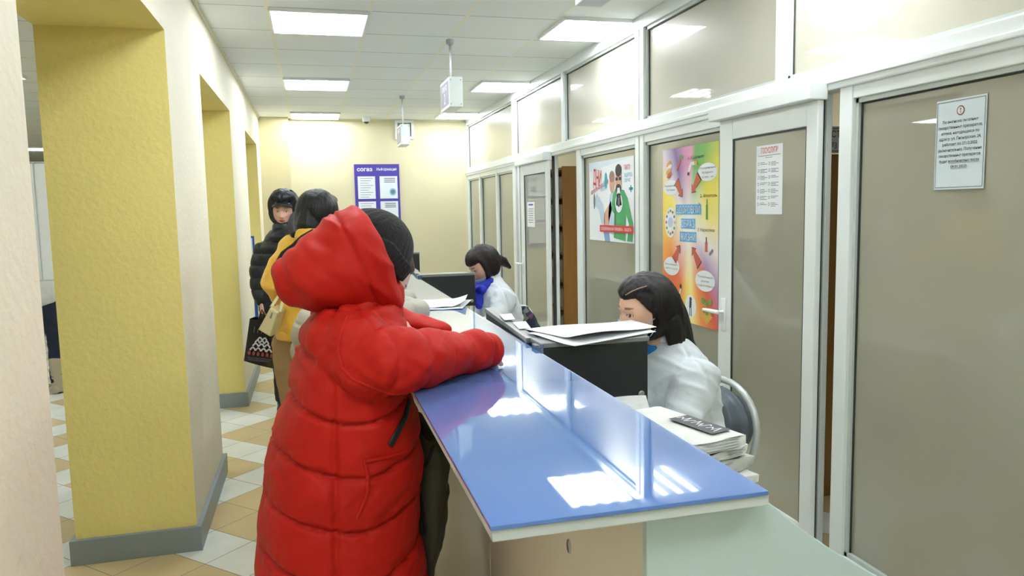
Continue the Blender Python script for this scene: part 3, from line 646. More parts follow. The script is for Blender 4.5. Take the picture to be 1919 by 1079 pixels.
# pile of worn patient files
def pile():
    rs=random.Random(3); c=Vector((.825,1.59)); z=.762; n=10
    for k in range(n):
        th=.022+rs.random()*.012; top=(k==n-1)
        an=math.radians(18+rs.uniform(-5,5)); L_,Wd_=.30,.23; dx=rs.uniform(-.012,.012)+(.02-.004*k); dy=rs.uniform(-.012,.012)+.004*k
        ux=Vector((math.cos(an),math.sin(an))); uy=Vector((-math.sin(an),math.cos(an)))
        def Q(a_,b_,zz): p_=c+Vector((dx,dy))+ux*a_+uy*b_; return (p_.x,p_.y,zz)
        mb=MB(); m_=22; vs=[];fs=[]
        # folded file: rounded spine on the right, leaves fanned open on the left
        for b_ in (-L_/2,L_/2):
            for i in range(m_):
                t=i/(m_-1)
                if t<.45: a_=-Wd_/2+Wd_*(t/.45)*.92; zz=z+th*(.96+.05*math.sin(9*t+k))
                elif t<.55: q=(t-.45)/.10*math.pi; a_=Wd_*.42+th*.5*math.sin(q); zz=z+th/2+th/2*math.cos(q)
                else: a_=Wd_*.42-Wd_*.92*((t-.55)/.45); zz=z+.0005
                vs.append(Q(a_,b_+.004*math.sin(i*1.7+k),zz))
        for i in range(m_-1): fs.append((i,i+1,m_+i+1,m_+i))
        fs.append((m_-1,0,m_,2*m_-1)); fs.append(tuple(range(m_))[::-1]); fs.append(tuple(range(m_,2*m_)))
        mb.add(vs,fs)
        place=['bottom','second','third','fourth','fifth','sixth','seventh','eighth','ninth','tenth','top'][k]
        r=thing('patient_file',Q(0,0,z),'worn patient file, %s in the pile on the desk end'%(place if place in('top','bottom') else place+' from the bottom'),'file','pile of patient files')
        build(mb,'cover',mat('file_cover_%d'%(k%3),[(220,222,218),(186,188,180),(232,232,228)][k%3],rough=.6,var=.22,vscale=9,bump=.5,bscale=22,bdist=.01),r)
        g=MB()
        for j in range(4):
            zz=z+th*(.2+.2*j); g.add([Q(-Wd_/2-.004,-L_/2+.006,zz),Q(Wd_*.38,-L_/2-.003,zz+.001),Q(Wd_*.38,-L_/2+.02,zz+.001),Q(-Wd_/2-.006+.003*j,L_/2-.01,zz)],[(0,1,2,3)])
        build(g,'leaves',printed,r)
        if top:
            a=Art(Vector(Q(Wd_*.40,-L_/2+.03,z+th+.0025)),(ux.x*-0+uy.x,uy.y,0),(-ux.x,-ux.y,0),(0,0,1))
            a.rect(.0,.0,.150,.062,'title_strip',mat('file_dark_strip',(84,86,88),rough=.6),1)
            for j in range(8): a.line([(.012+.017*j,.045-.012*(j%3)),(.020+.017*j,.012+.01*(j%2)),(.026+.017*j,.04)],.003,'title_marks',white,2)
            a.done(r,'title_strip')
        z+=th+.001
pile()

# ------------------------------------------------------------------ people: head, hands, body
V=Vector
def hframe(fwd,up):
    f=V(fwd).normalized(); u=V(up); u=(u-f*u.dot(f)).normalized(); l=u.cross(f); return f,l,u
def sm(a,b,x):
    t=np.clip((x-a)/(b-a),0,1); return t*t*(3-2*t)
def head_dirs(n,m):
    ph=np.linspace(0,np.pi,m+1)[1:-1]; t=np.arange(n)*2*np.pi/n
    P,T=np.meshgrid(ph,t,indexing='ij')
    d=np.stack([np.sin(P)*np.cos(T),np.sin(P)*np.sin(T),np.cos(P)],-1).reshape(-1,3)
    d=np.vstack([d,[[0,0,1],[0,0,-1]]])
    fs=[]
    for j in range(m-2):
        for i in range(n): fs.append((j*n+i,(j+1)*n+i,(j+1)*n+(i+1)%n,j*n+(i+1)%n))
    N=(m-1)*n
    for i in range(n): fs.append((N,i,(i+1)%n)); fs.append((N+1,(m-2)*n+(i+1)%n,(m-2)*n+i))
    return d,fs
def skull(d,off=0):
    """head surface (metres, eyes at z=0, x forward) for unit directions d; off thickens it"""
    x,y,z=d[:,0],d[:,1],d[:,2]; zn=np.clip(-z,0,1); zp=np.clip(z,0,1)
    py=.077*y*(1-.30*sm(.35,1,zn)); px=np.where(x>0,.090*np.sign(x)*np.abs(x)**.86,.101*x*(1-.52*sm(.15,.95,zn)))
    px=px+.020*sm(.3,1,zn)*(x>-.2)
    pz=np.where(z>0,.112*z,.116*z)
    P=np.stack([px,py,pz],-1); fr=sm(.0,.35,x)
    Y=np.abs(P[:,1]); Z=P[:,2]
    nose=np.where(Z>-.043,np.clip((.012-Z)/.055,0,1)**1.15,np.clip((Z+.058)/.015,0,1))
    dx=.030*np.exp(-(Y/(.009+.006*np.clip((.01-Z)/.05,0,1)))**2)*nose
    dx+=.007*np.exp(-((Y-.013)/.006)**2-((Z+.043)/.007)**2)
    dx-=.011*np.exp(-((Y-.031)/.015)**2-((Z-.001)/.011)**2); dx+=.0055*np.exp(-((Y-.031)/.009)**2-((Z+.001)/.006)**2)
    dx+=.005*np.exp(-((Y-.026)/.022)**2-((Z-.020)/.008)**2)
    dx+=.007*np.exp(-(Y/.021)**2)*(np.exp(-((Z+.067)/.0045)**2)+.9*np.exp(-((Z+.077)/.0050)**2)); dx-=.003*np.exp(-(Y/.02)**2-((Z+.0722)/.0018)**2)
    dx+=.010*np.exp(-(Y/.02)**2-((Z+.103)/.012)**2); dx+=.004*np.exp(-((Y-.040)/.016)**2-((Z+.032)/.016)**2)
    P[:,0]+=dx*fr
    if np.any(off): P=P+d*(np.array(off).reshape(-1,1) if hasattr(off,'__len__') else off)
    return P
def to_world(P,Hd):
    c,fwd,up,s=Hd; f,l,u=hframe(fwd,up); A=np.array([f,l,u]); return np.array(c)+s*(P@A)
def to_local(co,Hd):
    c,fwd,up,s=Hd; f,l,u=hframe(fwd,up); A=np.array([f,l,u]); return (co-np.array(c))@A.T/s
def add_head(mb,Hd,res=(110,90),ears=True):
    d,fs=head_dirs(*res); mb.add(to_world(skull(d),Hd).tolist(),fs)
    if ears:
        c,fwd,up,s=Hd; f,l,u=hframe(fwd,up)
        for sg in (1,-1):
            R=Matrix((f,l*sg,u)).transposed()@Matrix.Rotation(math.radians(-22),3,'Z')
            mb.ell(V(c)+s*(-.008*f+.079*sg*l-.012*u),.017*s,.006*s,.031*s,R,16,10); mb.ell(V(c)+s*(.0*f+.076*sg*l-.034*u),.009*s,.007*s,.011*s,R,12,8)
def add_hand(mb,w,d,n,side,curl=.5,s=1.0,spread=.5):
    """w wrist, d towards the fingers, n palm normal (palm faces n), side=+1 thumb along d x n ... -1 other"""
    w=V(w); d=V(d).normalized(); n=V(n); n=(n-d*n.dot(d)).normalized(); t=d.cross(n)*side
    mb.loft([(w-d*.02*s,t*.024*s,n*.018*s),(w+d*.015*s,t*.027*s,n*.016*s),(w+d*.05*s,t*.038*s,n*.015*s),(w+d*.085*s,t*.040*s,n*.012*s)],16)
    L=[.066,.074,.070,.054]
    for k in range(4):
        o=.030-.020*k; base=w+d*.078*s+t*o*s; dd=(d+t*(.10-.07*k)*spread).normalized(); pts=[base-dd*.015*s,base]; a=0; seg=[.45,.32,.23]
        for j in range(3):
            a+=curl*(.55 if j==0 else .85); di=dd*math.cos(a)+n*math.sin(a); pts.append(pts[-1]+di*L[k]*seg[j]*s)
        mb.limb(pts,[.0095*s,.0095*s,.0088*s,.0078*s,.0066*s],12)
    b=w+d*.028*s+t*.026*s; d1=(d*.55+t*.75+n*.35).normalized(); d2=(d*.85+t*.25+n*.45*(.5+curl)).normalized()
    mb.limb([b-d1*.012*s,b+d1*.030*s,b+d1*.030*s+d2*.028*s,b+d1*.030*s+d2*.050*s],[.0135*s,.0118*s,.0098*s,.0078*s],12)
def skin_cols(base,Hd,lip=(176,96,88),brow=(70,56,48),mask=None):
    B=np.array(lin(base)[:3]); LP=np.array(lin(lip)[:3]); BR=np.array(lin(brow)[:3]); EW=np.array(lin((214,206,200))[:3]); IR=np.array(lin((50,40,36))[:3])
    def fn(co):
        q=to_local(co,Hd); x,y,z=q[:,0],np.abs(q[:,1]),q[:,2]; c=np.repeat(B[None],len(co),0)
        red=(np.exp(-((y-.04)/.02)**2-((z+.03)/.02)**2)*.5+np.exp(-(y/.012)**2-((z+.04)/.012)**2)*.5)*(x>.05); c=c*(1-red[:,None]*np.array([0.02,.22,.2]))
        def put(mask_,col):
            m=np.clip(mask_,0,1)[:,None]; return c*(1-m)+col*m
        fr=(x>.04)
        c=put(fr*(1-sm(.8,1.1,(y/.023)**2+((z+.072)/.0105)**2)),LP)
        c=put(fr*(1-sm(.9,1.1,(y/.02)**2+((z+.0722)/.0016)**2)),LP*.35)
        arch=z-(.0225+.004*np.cos((y-.03)/.02)); c=put(fr*(1-sm(.7,1.2,((y-.031)/.018)**2+(arch/.0042)**2))*.85,BR)
        c=put(fr*(1-sm(.8,1.1,((y-.031)/.0145)**2+((z+.0005)/.0062)**2))*.9,BR*.8)
        c=put(fr*(1-sm(.8,1.1,((y-.031)/.0125)**2+((z+.001)/.0042)**2)),EW)
        c=put(fr*(1-sm(.8,1.1,((y-.031)/.0052)**2+((z+.0005)/.0050)**2)),IR)
        c=put(fr*(1-sm(.7,1.2,((y-.007)/.0035)**2+((z+.052)/.0022)**2))*.6,LP*.3)
        return c
    return fn
skinM=mat('skin',(214,170,148),rough=.5,spec=.4,attr='Col',var=.02,sss=.08)
def body_mesh(J,Hd,voxel=.0045,skin=(214,170,148),parent=None,curl=(.5,.5),palm=None,brow=(70,56,48),lip=(176,96,88),s=1.0,boots=False):
    mb=MB(); add_head(mb,Hd); c,fwd,up,hs=Hd; f,l,u=hframe(fwd,up); c=V(c)
    nk=V(J['neck']); mb.limb([nk-V((0,0,.03)),nk.lerp(c-u*.06*hs-f*.02,.5),c-u*.05*hs-f*.018],[.062*s,.052*s,.05*s],20)
    ch,wa,pe=V(J['chest']),V(J['waist']),V(J['pelvis']); shL,shR=V(J['shL']),V(J['shR']); lat=(shL-shR); lat.z*=.3; lat=lat.normalized()
    upv=(nk-pe).normalized(); fv=lat.cross(upv).normalized()*-1
    mb.loft([(pe-upv*.06,lat*.13*s,fv*.10*s),(pe,lat*.165*s,fv*.115*s),(wa,lat*.135*s,fv*.10*s),(ch,lat*.16*s,fv*.115*s),(ch.lerp(nk,.6),lat*.15*s,fv*.095*s),(nk,lat*.07*s,fv*.06*s)],28)
    for k,sg in (('L',1),('R',-1)):
        sh,el,wr=V(J['sh'+k]),V(J['el'+k]),V(J['wr'+k])
        mb.limb([sh-lat*sg*.07,sh,sh.lerp(el,.5),el,el.lerp(wr,.35),wr],[.05*s,.056*s,.047*s,.040*s,.038*s,.027*s],18)
        d=(wr-el).normalized(); pn=V(palm[0 if k=='L' else 1]) if palm else V((0,0,-1))
        add_hand(mb,wr,V(J['hd'+k]) if 'hd'+k in J else d,pn,J.get('ts'+k,sg),curl[0 if k=='L' else 1],s)
        hp,kn,an=V(J['hp'+k]),V(J['kn'+k]),V(J['an'+k]); to=V(J['to'+k])
        mb.limb([hp+V((0,0,.03)),hp.lerp(kn,.3),kn,kn.lerp(an,.3),an],[.088*s,.082*s,.056*s,.055*s,.038*s],18)
        mb.limb([an-(to-an).normalized()*.04-V((0,0,.045)),an-V((0,0,.045)),to],[.036*s,.038*s,.030*s],14,flat=.8)
    me=fuse(mb,voxel,3,.5); colour(me,skin_cols(skin,Hd,lip,brow)); return finish(me,'body',skinM,parent)
def stand(x,y,deg,h=1.70,lean=0):
    """relaxed standing joints, facing deg (0 = +X, 90 = +Y)"""
    a=math.radians(deg); F=V((math.cos(a),math.sin(a),0)); L=V((-math.sin(a),math.cos(a),0)); k=h/1.70; B=V((x,y,0)); U_=V((0,0,1))
    def p(f_,l_,z): return B+F*(f_*k+lean*max(0,z-.9))+L*l_*k+U_*z*k
    J=dict(pelvis=p(0,0,.95),waist=p(0,0,1.10),chest=p(0,0,1.28),neck=p(-.01,0,1.44))
    for q,sg in (('L',1),('R',-1)):
        J['sh'+q]=p(0,.17*sg,1.39); J['el'+q]=p(-.02,.22*sg,1.11); J['wr'+q]=p(.05,.23*sg,.87)
        J['hp'+q]=p(0,.085*sg,.90); J['kn'+q]=p(.01,.09*sg,.50); J['an'+q]=p(-.02,.095*sg,.085); J['to'+q]=p(.14,.11*sg,.035)
    return J,F,L,p
def shoe(pos_an,pos_to,h,m,name,parent,r=.05,sole=None):
    an,to=V(pos_an),V(pos_to); d=(to-an); d.z=0; d=d.normalized(); mb=MB(); z0=0
    g=V((an.x,an.y,0)); t=V((-d.y,d.x,0))
    mb.loft([(g-d*.055+V((0,0,.035)),t*.036,V((0,0,.034))),(g+V((0,0,.045)),t*.042,V((0,0,.044))),(g+d*.10+V((0,0,.036)),t*.048,V((0,0,.035))),(g+d*.185+V((0,0,.03)),t*.040,V((0,0,.026)))],20)
    mb.limb([g+V((0,0,.04)),V((an.x,an.y,h))],[r,r],20)
    o=finish(fuse(mb,.006,4),name,m,parent)
    s=MB(); pts=[]
    for i in range(20):
        a_=2*math.pi*i/20; e=g+d*(.062+.128*math.cos(a_))+t*(.048*math.sin(a_)); pts.append((e.x,e.y))
    s.prism(pts,2,0.001,.016); build(s,'sole',sole or mat('black_rubber',(30,30,30),rough=.7),o); return o
def trousers(J,m,parent,top=None,r=(.105,.075,.062),name='trousers',zend=.10,s=1.0,voxel=.009):
    mb=MB(); pe=V(J['pelvis']); lat=(V(J['hpL'])-V(J['hpR'])).normalized(); fv=V((0,0,1)).cross(lat)
    mb.loft([(pe+V((0,0,.10)),lat*.155*s,fv*.115*s),(pe,lat*.178*s,fv*.128*s),(pe-V((0,0,.08)),lat*.175*s,fv*.122*s)],28)
    for k in 'LR':
        hp,kn,an=V(J['hp'+k]),V(J['kn'+k]),V(J['an'+k]); e=kn.lerp(an,min(1,(kn.z-zend)/max(kn.z-an.z,.01)))
        mb.limb([hp,hp.lerp(kn,.4),kn,e],[r[0]*s,r[0]*.92*s,r[1]*s,r[2]*s],20)
    me=fuse(mb,voxel,4); wrinkle(me,.005,(9,9,16),4); return finish(me,name,m,parent)
def hair_mesh(Hd,top=.020,back=.022,side=.018,fringe=.065,fwd_side=.35,locks=None,seed=1,voxel=.0045,wild=.002,low=-.09,bald=0,strand=(26,26,9)):
    """solid hair cap that dives into the skull at the face; locks: extra lofts in head space"""
    d,fs=head_dirs(90,70); x,y,z=d[:,0],d[:,1],d[:,2]; P=skull(d)
    hairline=fringe+.02*np.abs(y)                                            # face opening in front below the fringe
    face=sm(fwd_side-.08,fwd_side+.08,x)*(1-sm(hairline-.012,hairline+.012,P[:,2])); lowm=1-sm(low-.012,low+.012,P[:,2])
    th=top*np.clip(z,0,1)+back*np.clip(-x,0,1)+side*np.abs(y)*(1-np.clip(z,0,1)*.4); th=np.maximum(th,.010)
    th=th*(1-face)*(1-lowm)-.016*np.maximum(face,lowm)
    P=P+d*th[:,None]; mb=MB().add(to_world(P,Hd).tolist(),fs)
    c,f_,u_,s=Hd; f,l,u=hframe(f_,u_); W=lambda a,b,c_:V(c)+s*(f*a+l*b+u*c_)
    for pts,rad,flat in (locks or []):
        mb.limb([W(*p) for p in pts],[r*s for r in rad],16,flat=flat,up=l)
    me=fuse(mb,voxel,3)
    co=coords(me); nn=normals(me); q=to_local(co,Hd); st=vnoise(q,(14,90,strand[2]) if False else (60,60,strand[2]),seed,2)
    setco(me,co+nn*(st*wild*1.4+vnoise(q,(14,14,8),seed+4)*wild)[:,None]); return me
def hairM(name,col): return mat(name,col,rough=.42,spec=.35,bump=.6,bscale=40,bdist=.004,stretch=(9,9,1.2),var=.25,vscale=30)
def surf_hit(o,pts):
    """points of the photograph's line of sight on an object -> world positions + normals (for seams, zips, straps)"""
    from mathutils.bvhtree import BVHTree
    me=o.data; org=ORG[o.name]; vs=[v.co+org for v in me.vertices]; t=BVHTree.FromPolygons(vs,[tuple(p.vertices) for p in me.polygons]); out=[]
    c0=V((0,0,CAMH))
    for x,y in pts:
        d=(at(x,y,Y=2)-c0).normalized(); h=t.ray_cast(c0,d)
        if h[0] is not None: out.append((h[0],h[1]))
    return out
def strap_on(o,pts,wd,th,name,m,sub=6,lift=.002):
    P=[]
    for a,b in zip(pts,pts[1:]):
        for k in range(sub): P.append((a[0]+(b[0]-a[0])*k/sub,a[1]+(b[1]-a[1])*k/sub))
    P.append(pts[-1]); H=surf_hit(o,P); mb=MB()
    rings=[]
    for i,(p,n) in enumerate(H):
        t=(H[min(i+1,len(H)-1)][0]-H[max(i-1,0)][0]).normalized(); b=t.cross(n).normalized(); rings.append((p+n*lift,b*wd,n*th))
    if len(rings)>2: mb.loft(rings,10); return build(mb,name,m,o,smooth=True)

# ================================================================== woman in the long red puffer coat
def red_woman():
    r=thing('person',(.03,2.0,0),'person in long red puffer coat and black knitted hat, leaning on the counter','person')
    redM=mat('red_puffer_nylon',(182,25,12),rough=.6,spec=.22,bump=.35,bscale=34,bdist=.004,var=.05)
    Hd=((.128,1.99,1.466),(.56,.12,-.82),(.82,.08,.55),.98)
    J,F,L,p=stand(.02,2.0,8,1.66); J['neck']=V((.14,2.0,1.33)); J['chest']=V((.11,2.0,1.20)); J['waist']=V((.08,2,1.06))
    J['shL']=V((.11,2.15,1.27)); J['shR']=V((.11,1.85,1.27)); J['elR']=V((.165,1.735,1.235)); J['wrR']=V((.375,1.90,1.215)); J['elL']=V((.19,2.2,1.24)); J['wrL']=V((.33,2.04,1.22))
    J['hdR']=V((.55,.75,-.12)); J['hdL']=V((.5,-.6,-.1))
    body_mesh(J,Hd,.005,(216,176,158),r,curl=(.7,.7))
    # coat ---------------------------------------------------------
    prof=[(592,590,744,.18),(612,568,752,.235),(650,560,757,.245),(700,549,757,.255),(740,536,764,.255),(800,516,781,.255),(860,504,783,.262),(920,494,779,.268),(985,487,776,.275),(1040,485,786,.28),(1079,484,794,.285),(1180,482,806,.29),(1280,482,812,.29),(1330,484,812,.285)]
    mb=MB(); rings=[]
    for y,xl,xr,hw in prof:
        a,b=at(xl,y,Y=2.0),at(xr,y,Y=2.0); z=(a.z+b.z)/2; a.z=b.z=z; rings.append(((a+b)/2,(b-a)/2,V((0,hw,0))))
    mb.loft(rings,40,e=.9)
    aR=[(650,640,1.86),(668,655,1.80),(700,685,1.76),(728,690,1.735),(760,688,1.745),(800,678,1.79),(850,670,1.855),(885,663,1.90),(908,660,1.93)]
    rad=[.092,.084,.076,.073,.069,.062,.055,.048,.043]
    pts=[at(x,y,Y=Y) for x,y,Y in aR]
    for i,q in enumerate(pts):
        if i>=3: q.z=max(q.z,CT+.006+rad[i]) 
    mb.limb(pts,rad,24)
    aL=[(.08,2.12,1.29),(.14,2.22,1.26),(.20,2.24,1.235),(.27,2.16,1.225),(.33,2.05,1.22)]; mb.limb(aL,[.095,.085,.07,.055,.048],20)
    me=fuse(mb,.0055,9,.6)
    co=coords(me); 
    xc=lambda z:.04
    def s_fn(c): 
        x=c[:,0]; sl=sm(-.2,.10,x)*.065-sm(.10,.28,x)*.035
        return (c[:,2]+sl+.012*vnoise(c,(3,3,2),5))/.128+.05
    # quilting on trunk; ring seams on the sleeve
    A,B=np.array(pts[2]),np.array(pts[-1]); tt=(co-A)@(B-A)/((B-A)@(B-A)); ax=A+np.clip(tt,0,1)[:,None]*(B-A); dist=np.linalg.norm(co-ax,axis=1)
    Pn=[np.array(q) for q in pts]; best=np.full(len(co),9.)
    for k in range(1,len(Pn)-1):
        a_,b_=Pn[k],Pn[k+1]; t_=np.clip(((co-a_)@(b_-a_))/((b_-a_)@(b_-a_)),0,1); rr=rad[k]*(1-t_)+rad[k+1]*t_
        best=np.minimum(best,np.linalg.norm(co-(a_+t_[:,None]*(b_-a_)),axis=1)/rr)
    wS=(1-sm(1.02,1.2,best))*(co[:,1]<2.08)
    nn=normals(me); s=s_fn(co); fr=np.abs(s-np.round(s)); puff=np.sqrt(np.minimum(fr/.10,1))*.55+.45*np.sin(np.pi*fr)
    s2=tt*4.0+.25*vnoise(co,(6,6,6),8)+.1; fr2=np.abs(s2-np.round(s2)); puff2=np.sqrt(np.minimum(fr2/.12,1))*.55+.45*np.sin(np.pi*fr2)
    near=np.exp(-(fr/.18)**2)
    crump=.0060*vnoise(co,(26,26,9),3,2)*near+.0060*vnoise(co,(7,7,11),6,2)+.0060*(1-2*np.abs(vnoise(co@np.array([[.8,0,.6],[0,1,0],[-.6,0,.8]]),(5,5,24),12,2)))*(.4+.6*near)+.0045*(1-2*np.abs(vnoise(co@np.array([[.8,0,-.6],[0,1,0],[.6,0,.8]]),(4,4,20),15,2)))
    dsp=(1-wS)*(.018*(puff-.62)-.008*np.exp(-(fr/.03)**2))+wS*(.007*(puff2-.6)+.004*vnoise(co,(34,34,34),4,2))+crump
    # vertical side seam facing the camera
    xs=.035-.03*(1.3-co[:,2]); side=np.exp(-((co[:,0]-xs)/.008)**2)*(nn[:,1]<-.3)*(1-wS); dsp-=.010*side
    setco(me,co+nn*dsp[:,None])
    coat=finish(me,'coat',redM,r)
    # storm placket / pocket openings
    bz=mat('black_zip_tape',(26,24,26),rough=.5)
    strap_on(coat,[(767,752),(757,785),(741,815),(731,833)],.010,.004,'zip_pocket',bz)
    strap_on(coat,[(683,862),(689,890),(688,925),(676,955),(668,970)],.005,.003,'pocket_seam',redM)
    strap_on(coat,[(650,590),(638,620),(633,655),(640,690),(664,712),(700,728),(738,738)],.0035,.002,'armhole_seam',redM,lift=.0)
    strap_on(coat,[(686,864),(720,857),(765,845)],.004,.004,'pocket_flap',redM)
    # cuff with dark lining
    d=(pts[-1]-pts[-2]).normalized(); up=V((0,0,1)); b=d.cross(up).normalized(); up=b.cross(d)
    e=pts[-1]
    build(MB().loft([(e-d*.012,b*.050,up*.047),(e+d*.010,b*.052,up*.048),(e+d*.022,b*.050,up*.046)],24,cap=False),'cuff',redM,coat,smooth=True)
    build(MB().loft([(e+d*.015,b*.046,up*.042),(e+d*.026,b*.044,up*.040)],20,cap=False),'cuff_lining',bz,coat,smooth=True)
    # hood: soft bulky bag from the collar to the rim around the hat
    Y0=1.99
    def ring(p1,p2,lat):   # rim line p1-p2 in the photograph, half width lat across
        a,b=at(*p1,Y=Y0),at(*p2,Y=Y0); return ((a+b)/2,(b-a)/2,V((0,lat,0)))
    hood=[ring((668,386),(742,536),.122),ring((658,384),(748,578),.145),ring((640,393),(722,584),.155),ring((606,418),(680,582),.160),ring((570,446),(640,581),.155),ring((545,472),(606,578),.14),ring((541,482),(584,573),.125),ring((534,492),(560,566),.105)]
    mb=MB().loft(hood,36,cap='end'); me=fuse(mb,.006,4)
    co=coords(me); rim0,rim1=np.array(at(664,385,Y=Y0)),np.array(at(746,560,Y=Y0)); tdir=(rim1-rim0)/np.linalg.norm(rim1-rim0); nrm=np.array([tdir[2],0,-tdir[0]]); dd=(co-rim0)@nrm*(1 if nrm[0]>0 else -1)
    nn=normals(me); s3=np.exp(-((dd+.055)/.005)**2); q=(co-rim0)@tdir
    dsp=-.008*s3+.010*(1-2*np.abs(vnoise(co@np.array([[.8,0,.6],[0,1,0],[-.6,0,.8]]),(6,6,20),21,2)))+.005*vnoise(np.stack([dd*9,q*16,co[:,1]*6],1),1,4,2)+.010*vnoise(co,(4,4,7),31)
    # fold where the crown sags over the collar
    setco(me,co+nn*dsp[:,None]); hd=finish(me,'hood',redM,coat)
    # collar under the hood
    a,b=at(612,590,Y=2.0),at(752,596,Y=2.0); c_=(a+b)/2; me=fuse(MB().loft([(c_-V((0,0,.03)),(b-a)*.53,V((0,.15,0))),(c_+V((0,0,.02)),(b-a)*.5,V((0,.13,0))),(c_+V((.02,0,.06)),(b-a)*.42,V((0,.11,0)))],30),.007,4); wrinkle(me,.006,(9,9,22),6); finish(me,'collar',redM,coat)
    # black knitted hat with ribbed turn-up
    kn=mat('black_knit_wool',(24,25,25),rough=.9,bump=.8,bscale=150,bdist=.004,sheen=.08)
    d_,fs=head_dirs(160,110); P=skull(d_,0); th=.012+.012*np.clip(d_[:,2],0,1); low=P[:,2]-(.030+.030*d_[:,0]*0-.058*(d_[:,0]<0)*np.abs(d_[:,0])-.012*np.abs(d_[:,1])); inn=1-sm(-.006,.004,low)
    ang=np.arctan2(d_[:,1],d_[:,0]); band=1-sm(.034,.040,low); rib=np.abs(np.sin(ang*22)); cable=np.abs(np.sin(ang*13+P[:,2]*60))*.6
    tt_=th*(1+.0*rib)+.0055*rib*band+.0085*band+.004*cable*(1-band)*np.clip(1.25-d_[:,2],0,1)
    P=P+d_*((tt_*(1-inn)-.016*inn))[:,None]; me=bpy.data.meshes.new('hat'); me.from_pydata(to_world(P,Hd).tolist(),[],fs); me.update(); finish(me,'knitted_hat',kn,r)
    finish(hair_mesh(Hd,.004,.006,.004,seed=3,voxel=.006),'hair',hairM('dark_brown_hair',(58,42,34)),r)
    tm=mat('dark_trousers',(40,40,46),rough=.7); trousers(J,tm,r)
    for k in 'LR': shoe(J['an'+k],J['to'+k],.26,mat('black_boot_leather',(32,30,30),rough=.4),'boot',r)
    return r
red_woman()

# backpack hanging between her and the counter
def backpack():
    m=mat('olive_black_nylon',(64,64,54),rough=.6,bump=.4,bscale=70,var=.08); bk=mat('black_webbing',(26,26,26),rough=.7)
    r=thing('backpack',(.31,2.1,.55),'dark olive and black backpack hanging beside the red coat against the counter','backpack')
    def ring(y,xl,xr,hw): 
        a,b=at(xl,y,Y=2.1),at(xr,y,Y=2.1); z=(a.z+b.z)/2; a.z=b.z=z; return ((a+b)/2,(b-a)/2,V((0,hw,0)))
    me=fuse(MB().loft([ring(798,764,806,.10),ring(822,764,828,.13),ring(850,764,838,.145),(ring(900,764,829,.15)),ring(960,768,825,.15),ring(1010,778,815,.14),ring(1052,788,806,.11)],30,e=.8),.007,4); wrinkle(me,.006,(8,8,14),5); o=finish(me,'pack_body',m,r)
    me=fuse(MB().loft([ring(905,800,836,.10),ring(940,800,833,.115),ring(1000,795,822,.11),ring(1035,795,812,.08)],24,e=.8),.006,3); wrinkle(me,.004,(12,12,20),6); finish(me,'front_pocket',m,r)
    strap_on(o,[(776,860),(790,930),(798,1000)],.006,.002,'zip',bk); strap_on(o,[(812,835),(800,870),(786,880)],.005,.002,'zip',bk)
    a=at(778,800,Y=2.06); build(MB().limb([a+V((0,0,-.05)),a+V((-.005,-.02,.03)),V((.235,2.02,1.10)),V((.225,1.97,1.16)),V((.22,2.03,1.15)),a+V((.02,.06,-.03))],[.016]*6,12,flat=.25),'strap',bk,r,smooth=True)
    me=fuse(MB().loft([ring(786,768,800,.09),ring(800,765,818,.11),ring(815,764,828,.12)],24),.007,3); finish(me,'top_flap',bk,r)
backpack()

